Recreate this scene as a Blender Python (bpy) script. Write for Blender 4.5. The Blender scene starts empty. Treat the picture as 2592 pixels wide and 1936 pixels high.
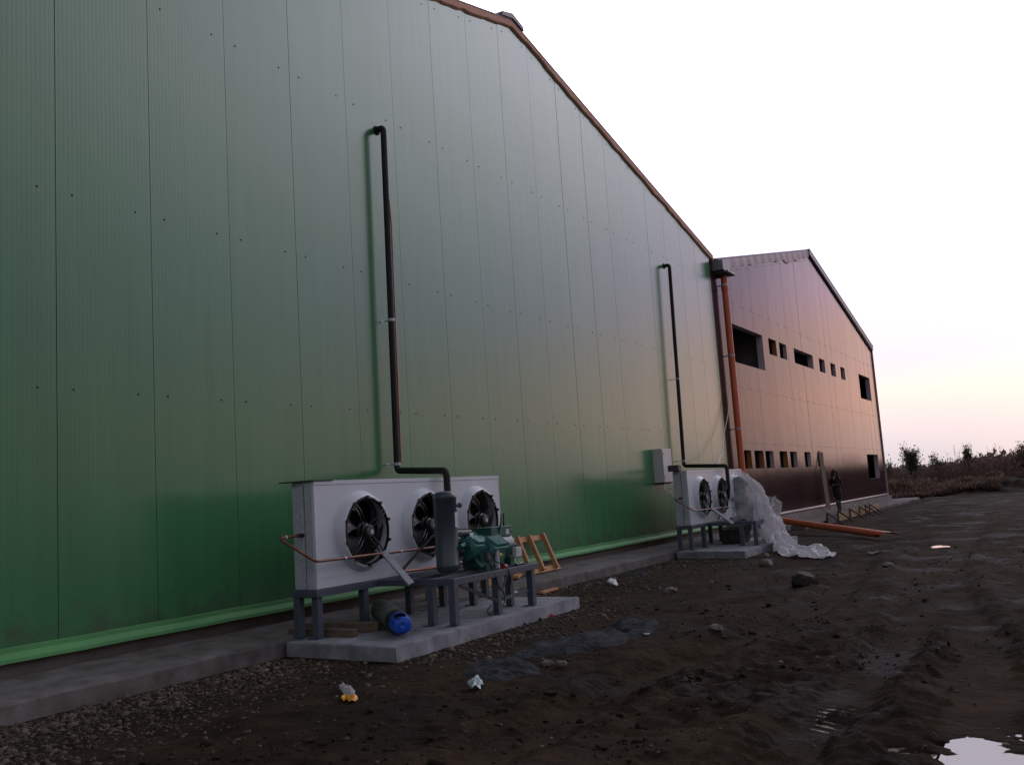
import bpy, bmesh, math, random
import numpy as np
from mathutils import Vector, Matrix

R = math.radians
scene = bpy.context.scene
col = scene.collection

# ------------------------------------------------------------------ camera
CAM = Vector((8.5676, 0.0, 1.55))
cam = bpy.data.cameras.new("camera")
cam.sensor_width = 36.0
cam.lens = 2365.4 / 2592 * 36.0
cam.clip_start = 0.05
cam.clip_end = 9000
camo = bpy.data.objects.new("camera", cam)
col.objects.link(camo)
_yaw, _pit, _rol = R(30.55259), R(6.95552), R(-3.78765)
_f = Vector((-math.sin(_yaw) * math.cos(_pit), math.cos(_yaw) * math.cos(_pit), math.sin(_pit)))
_r = Vector((math.cos(_yaw), math.sin(_yaw), 0))
_u = _r.cross(_f)
_r2 = math.cos(_rol) * _r + math.sin(_rol) * _u
_u2 = -math.sin(_rol) * _r + math.cos(_rol) * _u
camo.matrix_world = Matrix(((_r2.x, _u2.x, -_f.x, CAM.x), (_r2.y, _u2.y, -_f.y, CAM.y),
                            (_r2.z, _u2.z, -_f.z, CAM.z), (0, 0, 0, 1)))
scene.camera = camo

# ------------------------------------------------------------------ world, sun, exposure
SUN_AZ, SUN_EL = 10.0, 5.0          # azimuth right of +Y, elevation (degrees): dusk, veiled sun just out of frame
SKY_GAIN = 1.25
sdir = Vector((math.sin(R(SUN_AZ)) * math.cos(R(SUN_EL)), math.cos(R(SUN_AZ)) * math.cos(R(SUN_EL)), math.sin(R(SUN_EL))))
world = bpy.data.worlds.new("World")
scene.world = world
world.use_nodes = True
wn = world.node_tree
wn.nodes.clear()


def wnode(t, **kw):
    n = wn.nodes.new(t)
    for k, v in kw.items():
        setattr(n, k, v)
    return n


def wmath(op, a, b=None, clamp=False):
    n = wnode('ShaderNodeMath', operation=op, use_clamp=clamp)
    for i, x in enumerate((a, b)):
        if x is None:
            continue
        if isinstance(x, (int, float)):
            n.inputs[i].default_value = x
        else:
            wn.links.new(x, n.inputs[i])
    return n.outputs[0]


w_out = wnode('ShaderNodeOutputWorld')
sky = wnode('ShaderNodeTexSky', sky_type='NISHITA')
sky.sun_disc = False
sky.sun_elevation = R(SUN_EL)
sky.sun_rotation = R(SUN_AZ)
sky.air_density = 1.0
sky.dust_density = 1.0
sky.ozone_density = 3.0
bg1 = wnode('ShaderNodeBackground')
bg1.inputs[1].default_value = 0.0025
wn.links.new(sky.outputs[0], bg1.inputs[0])
tc = wnode('ShaderNodeTexCoord')
sep = wnode('ShaderNodeSeparateXYZ')
wn.links.new(tc.outputs['Generated'], sep.inputs[0])
# thin cloud streaks that lift or lower the elevation used in the ramp
mp = wnode('ShaderNodeMapping')
mp.inputs['Scale'].default_value = (1.0, 1.0, 7.0)
wn.links.new(tc.outputs['Generated'], mp.inputs[0])
nz = wnode('ShaderNodeTexNoise')
nz.inputs['Scale'].default_value = 2.2
nz.inputs['Detail'].default_value = 5
wn.links.new(mp.outputs[0], nz.inputs[0])
jit = wmath('MULTIPLY', wmath('SUBTRACT', nz.outputs[0], 0.5), 0.10)
zel = wmath('ADD', sep.outputs[2], wmath('MULTIPLY', jit, wmath('ADD', sep.outputs[2], 0.25)), True)
ramp = wnode('ShaderNodeValToRGB')
cr = ramp.color_ramp
stops = [(0.0, (0.58, 0.53, 0.57)), (0.035, (0.72, 0.62, 0.65)), (0.08, (1.18, 0.78, 0.70)), (0.115, (0.90, 0.74, 0.80)), (0.145, (1.00, 0.79, 0.80)),
         (0.19, (0.97, 0.90, 1.32)), (0.26, (1.28, 1.24, 1.52)), (0.36, (2.2, 2.1, 2.4)), (0.50, (3.4, 3.3, 3.8)), (0.76, (1.05, 1.05, 1.25)), (1.0, (0.28, 0.30, 0.40))]
while len(cr.elements) < len(stops):
    cr.elements.new(0.5)
for e, (p, c) in zip(cr.elements, stops):
    e.position = p
    e.color = (*c, 1)
wn.links.new(zel, ramp.inputs[0])
# brighter towards the sunset, dimmer behind
vd = wnode('ShaderNodeVectorMath', operation='DOT_PRODUCT')
wn.links.new(tc.outputs['Generated'], vd.inputs[0])
vd.inputs[1].default_value = (math.sin(R(-18)), math.cos(R(-18)), 0.0)
azf = wnode('ShaderNodeMapRange')
azf.inputs[1].default_value = 0.10
azf.inputs[2].default_value = 1.0
azf.inputs[3].default_value = 0.15
azf.inputs[4].default_value = 1.0
wn.links.new(vd.outputs['Value'], azf.inputs[0])
vs = wnode('ShaderNodeVectorMath', operation='DOT_PRODUCT')
wn.links.new(tc.outputs['Generated'], vs.inputs[0])
vs.inputs[1].default_value = sdir
glow = wmath('MULTIPLY', wmath('POWER', wmath('MAXIMUM', vs.outputs['Value'], 0.0), 60.0), 0.5)
gl = wnode('ShaderNodeMixRGB', blend_type='ADD')
gl.inputs[0].default_value = 1.0
gc = wnode('ShaderNodeMixRGB', blend_type='MULTIPLY')
gc.inputs[0].default_value = 1.0
gc.inputs[1].default_value = (1.0, 0.50, 0.22, 1)
wn.links.new(glow, gc.inputs[2])
mulaz = wnode('ShaderNodeMixRGB', blend_type='MULTIPLY')
mulaz.inputs[0].default_value = 1.0
wn.links.new(ramp.outputs[0], mulaz.inputs[1])
wn.links.new(azf.outputs[0], mulaz.inputs[2])
# the afterglow is pinker to the right of the sunset
pk = wnode('ShaderNodeValToRGB')
pe = pk.color_ramp
for p_, c_ in ((0.04, (1, 1, 1)), (0.14, (.96, .87, .94)), (0.26, (.96, .88, .95)), (0.42, (1, 1, 1))):
    e_ = pe.elements.new(p_)
    e_.color = (*c_, 1)
pe.elements[0].color = pe.elements[len(pe.elements) - 1].color = (1, 1, 1, 1)
wn.links.new(sep.outputs[0], pk.inputs[0])
mulpk = wnode('ShaderNodeMixRGB', blend_type='MULTIPLY')
mulpk.inputs[0].default_value = 1.0
wn.links.new(mulaz.outputs[0], mulpk.inputs[1])
wn.links.new(pk.outputs[0], mulpk.inputs[2])
wn.links.new(mulpk.outputs[0], gl.inputs[1])
wn.links.new(gc.outputs[0], gl.inputs[2])
bg2 = wnode('ShaderNodeBackground')
bg2.inputs[1].default_value = SKY_GAIN
wn.links.new(gl.outputs[0], bg2.inputs[0])
addsh = wnode('ShaderNodeAddShader')
wn.links.new(bg1.outputs[0], addsh.inputs[0])
wn.links.new(bg2.outputs[0], addsh.inputs[1])
wn.links.new(addsh.outputs[0], w_out.inputs[0])

sunl = bpy.data.lights.new("sun", 'SUN')
sunl.energy = 0.025
sunl.angle = R(16)
sunl.color = (1.0, 0.55, 0.38)
suno = bpy.data.objects.new("sun", sunl)
col.objects.link(suno)
suno.rotation_euler = (-sdir).to_track_quat('-Z', 'Y').to_euler()

vs_ = scene.view_settings
vs_.view_transform = 'Standard'
vs_.look = 'None'
vs_.exposure = 0.0
vs_.gamma = 1.0
vs_.use_curve_mapping = False

# ------------------------------------------------------------------ helpers
rng = np.random.default_rng(7)
random.seed(11)


class MB:
    """collects geometry for ONE mesh object"""

    def __init__(self):
        self.v, self.f, self.m = [], [], []

    def raw(self, vs, fs, m=0):
        o = len(self.v)
        self.v += [tuple(p) for p in vs]
        self.f += [tuple(i + o for i in f) for f in fs]
        self.m += [m] * len(fs)
        return self

    def box(self, a, b, m=0, M=None):
        x0, y0, z0 = a
        x1, y1, z1 = b
        vs = [(x0, y0, z0), (x1, y0, z0), (x1, y1, z0), (x0, y1, z0), (x0, y0, z1), (x1, y0, z1), (x1, y1, z1), (x0, y1, z1)]
        if M is not None:
            vs = [tuple(M @ Vector(p)) for p in vs]
        return self.raw(vs, [(3, 2, 1, 0), (4, 5, 6, 7), (0, 1, 5, 4), (1, 2, 6, 5), (2, 3, 7, 6), (3, 0, 4, 7)], m)

    def bar(self, p0, p1, w, h, m=0, up=(0, 0, 1)):
        """rectangular bar between two points, w across, h along up"""
        p0, p1 = Vector(p0), Vector(p1)
        d = (p1 - p0).normalized()
        u = Vector(up)
        s = d.cross(u)
        if s.length < 1e-4:
            s = d.cross(Vector((1, 0, 0)))
        s.normalize()
        u = s.cross(d)
        vs = []
        for p in (p0, p1):
            for a, b in ((-1, -1), (1, -1), (1, 1), (-1, 1)):
                vs.append(p + s * (a * w / 2) + u * (b * h / 2))
        return self.raw(vs, [(0, 1, 2, 3), (7, 6, 5, 4), (0, 4, 5, 1), (1, 5, 6, 2), (2, 6, 7, 3), (3, 7, 4, 0)], m)

    def lathe(self, prof, o, axis=(0, 0, 1), n=32, m=0, cap0=False, cap1=False):
        """prof: list of (radius, distance along axis)"""
        a = Vector(axis).normalized()
        t = a.orthogonal().normalized()
        b = a.cross(t)
        o = Vector(o)
        vs, fs = [], []
        for r, d in prof:
            for i in range(n):
                an = 2 * math.pi * i / n
                vs.append(o + a * d + (t * math.cos(an) + b * math.sin(an)) * max(r, 1e-4))
        for k in range(len(prof) - 1):
            for i in range(n):
                j = (i + 1) % n
                fs.append((k * n + i, k * n + j, (k + 1) * n + j, (k + 1) * n + i))
        if cap0:
            fs.append(tuple(range(n - 1, -1, -1)))
        if cap1:
            fs.append(tuple(range((len(prof) - 1) * n, len(prof) * n)))
        return self.raw(vs, fs, m)

    def cyl(self, p0, p1, r0, r1=None, n=20, m=0):
        p0, p1 = Vector(p0), Vector(p1)
        r1 = r0 if r1 is None else r1
        return self.lathe([(r0, 0), (r1, (p1 - p0).length)], p0, p1 - p0, n, m, True, True)

    def tube(self, pts, r, n=12, fillet=0.0, m=0, steps=5):
        pts = [Vector(p) for p in pts]
        path = [pts[0]]
        for i in range(1, len(pts) - 1):
            if fillet > 0:
                d0, d1 = (pts[i - 1] - pts[i]), (pts[i + 1] - pts[i])
                fl = min(fillet, d0.length * .49, d1.length * .49)
                a, b = pts[i] + d0.normalized() * fl, pts[i] + d1.normalized() * fl
                for s in range(steps + 1):
                    t = s / steps
                    path.append(a * (1 - t) ** 2 + pts[i] * 2 * t * (1 - t) + b * t * t)
            else:
                path.append(pts[i])
        path.append(pts[-1])
        vs, fs = [], []
        nrm = None
        for i, p in enumerate(path):
            d = (path[min(i + 1, len(path) - 1)] - path[max(i - 1, 0)]).normalized()
            if nrm is None:
                nrm = d.orthogonal().normalized()
            else:
                nrm = (nrm - d * nrm.dot(d)).normalized()
            b = d.cross(nrm)
            for k in range(n):
                an = 2 * math.pi * k / n
                vs.append(p + (nrm * math.cos(an) + b * math.sin(an)) * r)
        L = len(path)
        for i in range(L - 1):
            for k in range(n):
                j = (k + 1) % n
                fs.append((i * n + k, i * n + j, (i + 1) * n + j, (i + 1) * n + k))
        fs.append(tuple(range(n - 1, -1, -1)))
        fs.append(tuple(range((L - 1) * n, L * n)))
        return self.raw(vs, fs, m)

    def ell(self, c, r, n=16, k=10, m=0, M=None):
        vs, fs = [], []
        for i in range(k + 1):
            ph = math.pi * i / k
            for j in range(n):
                th = 2 * math.pi * j / n
                p = Vector((r[0] * math.sin(ph) * math.cos(th), r[1] * math.sin(ph) * math.sin(th), r[2] * math.cos(ph)))
                if M is not None:
                    p = M @ p
                vs.append(p + Vector(c))
        for i in range(k):
            for j in range(n):
                q = (j + 1) % n
                fs.append((i * n + j, (i + 1) * n + j, (i + 1) * n + q, i * n + q))
        return self.raw(vs, fs, m)

    def build(self, name, mats, parent=None, smooth=35, bevel=0.0, loc=None):
        me = bpy.data.meshes.new(name)
        off = Vector((0, 0, 0))
        if parent is not None:
            off = world_loc(parent)
        elif loc is not None:
            off = Vector(loc)
        me.from_pydata([Vector(p) - off for p in self.v], [], self.f)
        if not isinstance(mats, (list, tuple)):
            mats = [mats]
        for mm in mats:
            me.materials.append(mm)
        if len(mats) > 1:
            me.polygons.foreach_set('material_index', self.m)
        bm = bmesh.new()
        bm.from_mesh(me)
        bmesh.ops.recalc_face_normals(bm, faces=bm.faces)
        bm.to_mesh(me)
        bm.free()
        if smooth:
            me.shade_smooth()
            me.set_sharp_from_angle(angle=R(smooth))
        o = bpy.data.objects.new(name, me)
        col.objects.link(o)
        if parent is not None:
            o.parent = parent
        else:
            o.location = off
        if bevel:
            b = o.modifiers.new('bevel', 'BEVEL')
            b.width = bevel
            b.segments = 2
            b.limit_method = 'ANGLE'
            b.angle_limit = R(40)
        return o


def world_loc(o):
    p = Vector((0, 0, 0))
    while o is not None:
        p = p + o.location
        o = o.parent
    return p


def tag(o, label=None, cat=None, group=None, kind=None):
    if label:
        o['label'] = label
    if cat:
        o['category'] = cat
    if group:
        o['group'] = group
    if kind:
        o['kind'] = kind
    return o


def thing(name, loc, label, cat, group=None):
    o = bpy.data.objects.new(name, None)
    o.empty_display_size = 0.2
    col.objects.link(o)
    o.location = loc
    return tag(o, label, cat, group)


def kids(o):
    return [c for c in bpy.data.objects if c.parent == o]


def dup(o, shift=None, parent=None, label=None):
    c = o.copy()
    col.objects.link(c)
    if parent is not None:
        c.parent = parent
    if shift is not None:
        c.location = Vector(o.location) + Vector(shift)
    if label:
        c['label'] = label
    for ch in kids(o):
        dup(ch, None, c)
    return c


# ------------------------------------------------------------------ materials
def mat(name, c, rough=0.6, metal=0.0, ior=1.5, c2=None, nscale=6.0, detail=4, bump=0.0, bscale=40.0, bdist=0.01,
        rough2=None, coat=0.0, stretch=None, sss=None, island=0.0):
    m = bpy.data.materials.new(name)
    m.use_nodes = True
    nt = m.node_tree
    b = nt.nodes['Principled BSDF']
    b.inputs['Base Color'].default_value = (*c, 1)
    b.inputs['Roughness'].default_value = rough
    b.inputs['Metallic'].default_value = metal
    b.inputs['IOR'].default_value = ior
    if coat:
        b.inputs['Coat Weight'].default_value = coat
        b.inputs['Coat Roughness'].default_value = 0.15
    t = nt.nodes.new('ShaderNodeTexCoord')
    src = t.outputs['Object']
    if stretch:
        mpn = nt.nodes.new('ShaderNodeMapping')
        mpn.inputs['Scale'].default_value = stretch
        nt.links.new(src, mpn.inputs[0])
        src = mpn.outputs[0]
    if c2 or rough2 is not None:
        n = nt.nodes.new('ShaderNodeTexNoise')
        n.inputs['Scale'].default_value = nscale
        n.inputs['Detail'].default_value = detail
        n.inputs['Roughness'].default_value = 0.62
        nt.links.new(src, n.inputs[0])
        mr = nt.nodes.new('ShaderNodeMapRange')
        mr.inputs[1].default_value = 0.34
        mr.inputs[2].default_value = 0.66
        nt.links.new(n.outputs[0], mr.inputs[0])
        if c2:
            mx = nt.nodes.new('ShaderNodeMixRGB')
            mx.inputs[1].default_value = (*c, 1)
            mx.inputs[2].default_value = (*c2, 1)
            nt.links.new(mr.outputs[0], mx.inputs[0])
            outc = mx.outputs[0]
            if island:
                g = nt.nodes.new('ShaderNodeNewGeometry')
                hs = nt.nodes.new('ShaderNodeHueSaturation')
                m2 = nt.nodes.new('ShaderNodeMapRange')
                m2.inputs[3].default_value = 1 - island
                m2.inputs[4].default_value = 1 + island
                nt.links.new(g.outputs['Random Per Island'], m2.inputs[0])
                nt.links.new(m2.outputs[0], hs.inputs['Value'])
                nt.links.new(outc, hs.inputs['Color'])
                outc = hs.outputs[0]
            nt.links.new(outc, b.inputs['Base Color'])
        if rough2 is not None:
            m3 = nt.nodes.new('ShaderNodeMapRange')
            m3.inputs[3].default_value = rough
            m3.inputs[4].default_value = rough2
            nt.links.new(mr.outputs[0], m3.inputs[0])
            nt.links.new(m3.outputs[0], b.inputs['Roughness'])
    if bump:
        n2 = nt.nodes.new('ShaderNodeTexNoise')
        n2.inputs['Scale'].default_value = bscale
        n2.inputs['Detail'].default_value = 6
        nt.links.new(src, n2.inputs[0])
        bp = nt.nodes.new('ShaderNodeBump')
        bp.inputs['Strength'].default_value = bump
        bp.inputs['Distance'].default_value = bdist
        nt.links.new(n2.outputs[0], bp.inputs['Height'])
        nt.links.new(bp.outputs[0], b.inputs['Normal'])
    return m


def cladding(name, c, c2, rough, ior, rib, ribamp, warp):
    """coated steel sandwich panel: micro ribs along z, faint oil-canning, slight dirt"""
    m = mat(name, c, rough, 0, ior, c2=c2, nscale=0.35, detail=5, stretch=(1, 1, .35))
    nt = m.node_tree
    b = nt.nodes['Principled BSDF']
    t = nt.nodes.new('ShaderNodeTexCoord')
    old = b.inputs['Base Color'].links[0].from_socket
    sx_ = nt.nodes.new('ShaderNodeSeparateXYZ')
    nt.links.new(t.outputs['Object'], sx_.inputs[0])
    mpd = nt.nodes.new('ShaderNodeMapping')
    mpd.inputs['Scale'].default_value = (1, 5.0, .22)
    nt.links.new(t.outputs['Object'], mpd.inputs[0])
    ns_ = nt.nodes.new('ShaderNodeTexNoise')          # rain streaks
    ns_.inputs['Scale'].default_value = 1.3
    ns_.inputs['Detail'].default_value = 6
    nt.links.new(mpd.outputs[0], ns_.inputs[0])
    st = nt.nodes.new('ShaderNodeMapRange')
    st.inputs[1].default_value, st.inputs[2].default_value = .35, .68
    st.inputs[3].default_value, st.inputs[4].default_value = 1.04, .91
    nt.links.new(ns_.outputs[0], st.inputs[0])
    hs = nt.nodes.new('ShaderNodeHueSaturation')
    nt.links.new(st.outputs[0], hs.inputs['Value'])
    nt.links.new(old, hs.inputs['Color'])
    nd_ = nt.nodes.new('ShaderNodeTexNoise')          # mud splash along the foot
    nd_.inputs['Scale'].default_value = 3.5
    nd_.inputs['Detail'].default_value = 8
    nd_.inputs['Roughness'].default_value = .7
    nt.links.new(t.outputs['Object'], nd_.inputs[0])
    ad = nt.nodes.new('ShaderNodeMath')
    ad.operation = 'MULTIPLY_ADD'
    ad.inputs[1].default_value = -1.6
    nt.links.new(nd_.outputs[0], ad.inputs[0])
    nt.links.new(sx_.outputs[2], ad.inputs[2])
    sp_ = nt.nodes.new('ShaderNodeMapRange')
    sp_.inputs[1].default_value, sp_.inputs[2].default_value = -.10, -.45
    sp_.inputs[3].default_value, sp_.inputs[4].default_value = 0, .55
    nt.links.new(ad.outputs[0], sp_.inputs[0])
    md = nt.nodes.new('ShaderNodeMixRGB')
    md.inputs[2].default_value = (.085, .070, .052, 1)
    nt.links.new(sp_.outputs[0], md.inputs[0])
    nt.links.new(hs.outputs[0], md.inputs[1])
    nt.links.new(md.outputs[0], b.inputs['Base Color'])
    w = nt.nodes.new('ShaderNodeTexWave')
    w.wave_type = 'BANDS'
    w.bands_direction = 'Y'
    w.wave_profile = 'SIN'
    w.inputs['Scale'].default_value = rib
    w.inputs['Distortion'].default_value = 0
    nt.links.new(t.outputs['Object'], w.inputs[0])
    bp = nt.nodes.new('ShaderNodeBump')
    bp.inputs['Strength'].default_value = 1.0
    bp.inputs['Distance'].default_value = ribamp
    nt.links.new(w.outputs['Fac'], bp.inputs['Height'])
    n = nt.nodes.new('ShaderNodeTexNoise')
    n.inputs['Scale'].default_value = 1.1
    n.inputs['Detail'].default_value = 2
    nt.links.new(t.outputs['Object'], n.inputs[0])
    bp2 = nt.nodes.new('ShaderNodeBump')
    bp2.inputs['Strength'].default_value = 1.0
    bp2.inputs['Distance'].default_value = warp
    nt.links.new(n.outputs[0], bp2.inputs['Height'])
    nt.links.new(bp.outputs[0], bp2.inputs['Normal'])
    nt.links.new(bp2.outputs[0], b.inputs['Normal'])
    return m


M_green = cladding('green_cladding', (.055, .215, .085), (.062, .235, .094), .22, 1.8, 6.2832 / .05 / 20, .00025, .003)
M_brown = cladding('brown_cladding', (.040, .018, .021), (.050, .024, .026), .16, 1.185, 6.2832 / .09 / 20, .0004, .004)
M_gap = mat('dark_joint', (.012, .018, .013), .7)
M_screw = mat('dark_screw', (.03, .04, .035), .5)
M_flash = mat('green_flashing', (.12, .37, .13), .6, ior=1.35, c2=(.10, .31, .11), nscale=1.5)
M_foam = mat('raw_foam_edge', (.80, .45, .33), .8, c2=(.66, .35, .24), nscale=14, bump=.5, bscale=60)
M_verge = mat('lilac_verge_metal', (.36, .32, .36), .4, c2=(.42, .37, .40), nscale=2)
M_ridge = mat('dark_ridge_metal', (.10, .075, .08), .45)
M_roof = mat('roof_sheet', (.16, .13, .13), .5, c2=(.13, .11, .11), nscale=1)
M_conc = mat('grey_concrete', (.155, .148, .138), .85, c2=(.062, .057, .051), nscale=3.2, detail=8, bump=.6, bscale=30, bdist=.008)
M_pad = mat('pad_concrete', (.29, .305, .33), .85, c2=(.15, .16, .175), nscale=4.5, detail=8, bump=.6, bscale=45, bdist=.006)
M_plinth = mat('plinth_concrete', (.15, .125, .11), .9, c2=(.10, .085, .075), nscale=2.4, detail=8, bump=.7, bscale=22, bdist=.01)
M_steel = mat('blue_grey_steel_paint', (.075, .095, .125), .45, c2=(.06, .075, .10), nscale=9, detail=5)
M_white = mat('white_panel_paint', (.64, .70, .75), .36, c2=(.57, .63, .68), nscale=2.2, detail=6)
M_galv = mat('galvanised_sheet', (.56, .60, .66), .42, metal=.2, c2=(.42, .46, .51), nscale=18, detail=3)
M_black = mat('black_fan_plastic', (.012, .012, .013), .42)
M_coil = mat('dark_coil', (.018, .018, .02), .55, metal=.3)
M_hub = mat('grey_motor', (.085, .085, .088), .45, c2=(.055, .055, .058), nscale=20)
M_insul = mat('black_pipe_foam', (.010, .010, .011), .75, c2=(.017, .016, .016), nscale=20, bump=.3, bscale=70)
M_copper = mat('copper_tube', (.26, .125, .085), .45, metal=.5, c2=(.12, .06, .045), nscale=9, detail=5)
M_copper_bright = mat('bright_copper', (.52, .22, .14), .4, metal=.5, c2=(.30, .13, .09), nscale=7)
M_tank = mat('slate_tank_paint', (.040, .060, .078), .38, c2=(.048, .068, .086), nscale=5, bump=.15, bscale=120, bdist=.003)
M_comp = mat('dark_green_casting', (.020, .125, .10), .36, c2=(.014, .085, .07), nscale=12, bump=.3, bscale=60, bdist=.004)
M_fin = mat('pale_green_fins', (.10, .30, .28), .35, c2=(.05, .18, .17), nscale=14)
M_label = mat('white_label', (.62, .63, .64), .5, c2=(.42, .44, .46), nscale=30)
M_yellow = mat('yellow_sticker', (.75, .68, .05), .5)
M_red = mat('red_cap', (.45, .02, .02), .45)
M_brass = mat('brass_valve', (.10, .115, .12), .4, metal=.5)
M_rubber = mat('black_rubber', (.012, .012, .012), .6)
M_white_cable = mat('white_cable', (.75, .75, .76), .5)
M_boxgrey = mat('light_box_paint', (.60, .60, .60), .4, c2=(.54, .54, .55), nscale=3)
M_orange = mat('orange_sewer_pipe', (.72, .16, .07), .42, c2=(.60, .13, .06), nscale=3)
M_cylgreen = mat('worn_green_cylinder', (.12, .15, .13), .5, c2=(.055, .075, .062), nscale=7, detail=7)
M_cyldark = mat('dark_cylinder_shoulder', (.012, .018, .016), .5)
M_blue = mat('blue_plastic_cap', (.005, .075, .50), .35)
M_wood = mat('fresh_pine', (.52, .27, .11), .7, c2=(.40, .19, .075), nscale=9, detail=5, stretch=(1, 6, 1), bump=.25, bscale=40)
M_woodold = mat('weathered_plank', (.17, .125, .085), .8, c2=(.10, .07, .05), nscale=8, detail=6, stretch=(1, 4, 4), bump=.4, bscale=40)
M_woodyellow = mat('formwork_ply', (.40, .26, .11), .75, c2=(.28, .17, .08), nscale=5, detail=6)
M_woodbrown = mat('brown_board', (.105, .072, .058), .75, c2=(.075, .052, .042), nscale=6)
M_spill = mat('cement_spill', (.072, .078, .086), 1.0, ior=1.15, c2=(.026, .027, .028), nscale=9, detail=8, bump=1.0, bscale=26, bdist=.03)
M_stone = mat('pale_stone', (.19, .17, .145), .9, c2=(.10, .09, .078), nscale=9, bump=.5, bscale=40)
M_gravel = mat('gravel', (.105, .082, .058), .9, c2=(.036, .027, .019), nscale=1.1, detail=5, island=.75)
M_clod = mat('mud_clod', (.036, .026, .018), .95, ior=1.2, c2=(.018, .013, .009), nscale=1.5, detail=4, island=.6)
M_interior = mat('dark_interior', (.20, .19, .19), .9)
M_reveal = mat('grey_window_reveal', (.48, .43, .46), .6)
M_revealwood = mat('ochre_window_reveal', (.34, .165, .05), .7)
M_plastic_white = mat('white_litter', (.72, .73, .75), .45)
M_plastic_yellow = mat('yellow_litter', (.75, .36, .03), .45)
M_plastic_blue = mat('pale_blue_litter', (.33, .46, .48), .35)
M_leafgreen = mat('green_leaves', (.080, .098, .048), .7, c2=(.115, .12, .07), nscale=2.0, island=.4)
M_leafred = mat('rust_brush', (.150, .088, .076), .8, c2=(.100, .072, .062), nscale=.6, island=.45)
M_grassdry = mat('dry_grass', (.155, .112, .080), .8, c2=(.115, .078, .064), nscale=.45, island=.4)
for m_ in (M_leafgreen, M_leafred, M_grassdry):
    lt_ = m_.node_tree
    pb = lt_.nodes['Principled BSDF']
    tb = lt_.nodes.new('ShaderNodeBsdfTranslucent')
    lt_.links.new(pb.inputs['Base Color'].links[0].from_socket, tb.inputs[0])
    mxs = lt_.nodes.new('ShaderNodeMixShader')
    mxs.inputs[0].default_value = .45
    pb.inputs['Specular IOR Level'].default_value = .15
    lt_.links.new(pb.outputs[0], mxs.inputs[1])
    lt_.links.new(tb.outputs[0], mxs.inputs[2])
    lt_.links.new(mxs.outputs[0], lt_.nodes['Material Output'].inputs[0])
M_bark = mat('bark', (.07, .055, .045), .85, c2=(.05, .04, .033), nscale=9)
M_skin = mat('skin', (.36, .22, .17), .55)
M_coat = mat('black_coat', (.010, .010, .013), .8)
M_hair = mat('dark_hair', (.022, .010, .010), .5)
M_boot = mat('brown_boots', (.055, .045, .036), .6)
M_jean = mat('grey_trousers', (.17, .16, .18), .8)
M_film_pink = mat('pink_film', (.55, .36, .38), .4)

# mud
M_mud = bpy.data.materials.new('mud')
M_mud.use_nodes = True
nt = M_mud.node_tree
b = nt.nodes['Principled BSDF']
t = nt.nodes.new('ShaderNodeTexCoord')


def nnoise(scale, detail, rough=.6, stretch=None):
    n = nt.nodes.new('ShaderNodeTexNoise')
    n.inputs['Scale'].default_value = scale
    n.inputs['Detail'].default_value = detail
    n.inputs['Roughness'].default_value = rough
    if stretch:
        q = nt.nodes.new('ShaderNodeMapping')
        q.inputs['Scale'].default_value = stretch
        nt.links.new(t.outputs['Object'], q.inputs[0])
        nt.links.new(q.outputs[0], n.inputs[0])
    else:
        nt.links.new(t.outputs['Object'], n.inputs[0])
    return n.outputs[0]


def nrange(x, a, bb, c=0.0, d=1.0):
    r = nt.nodes.new('ShaderNodeMapRange')
    for i, q in enumerate((a, bb, c, d)):
        r.inputs[i + 1].default_value = q
    nt.links.new(x, r.inputs[0])
    return r.outputs[0]


def nmix(fac, c1, c2):
    x = nt.nodes.new('ShaderNodeMixRGB')
    for i, q in enumerate((fac, c1, c2)):
        if isinstance(q, tuple):
            x.inputs[i].default_value = (*q, 1)
        else:
            nt.links.new(q, x.inputs[i])
    return x.outputs[0]


big = nnoise(.35, 4)
mid = nnoise(2.2, 8, .65)
fine = nnoise(38, 6, .7)
base = nmix(nrange(mid, .36, .64), (.016, .0108, .0068), (.046, .0325, .0200))
trk = nnoise(1.0, 6, .6, (.55, .10, 1))
base = nmix(nrange(big, .43, .62), base, nmix(nrange(mid, .3, .7), (.028, .0190, .0115), (.068, .0475, .029)))
base = nmix(nrange(trk, .50, .68), base, nmix(nrange(mid, .3, .7), (.034, .0235, .016), (.080, .056, .037)))
base = nmix(nrange(fine, .60, .74), base, (.080, .062, .044))
wet = nrange(nnoise(.8, 7, .62), .50, .60)
base = nmix(wet, base, nmix(nrange(mid, .3, .7), (.010, .0070, .0048), (.022, .0155, .0102)))
nt.links.new(base, b.inputs['Base Color'])
nt.links.new(nrange(wet, 0, 1, 1.0, .72), b.inputs['Roughness'])
bp1 = nt.nodes.new('ShaderNodeBump')
bp1.inputs['Strength'].default_value = .9
bp1.inputs['Distance'].default_value = .05
nt.links.new(nnoise(14, 8, .7), bp1.inputs['Height'])
nt.links.new(bp1.outputs[0], b.inputs['Normal'])
b.inputs['Specular IOR Level'].default_value = .07

M_water = mat('puddle_water', (.27, .225, .16), .08, ior=1.33)

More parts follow.
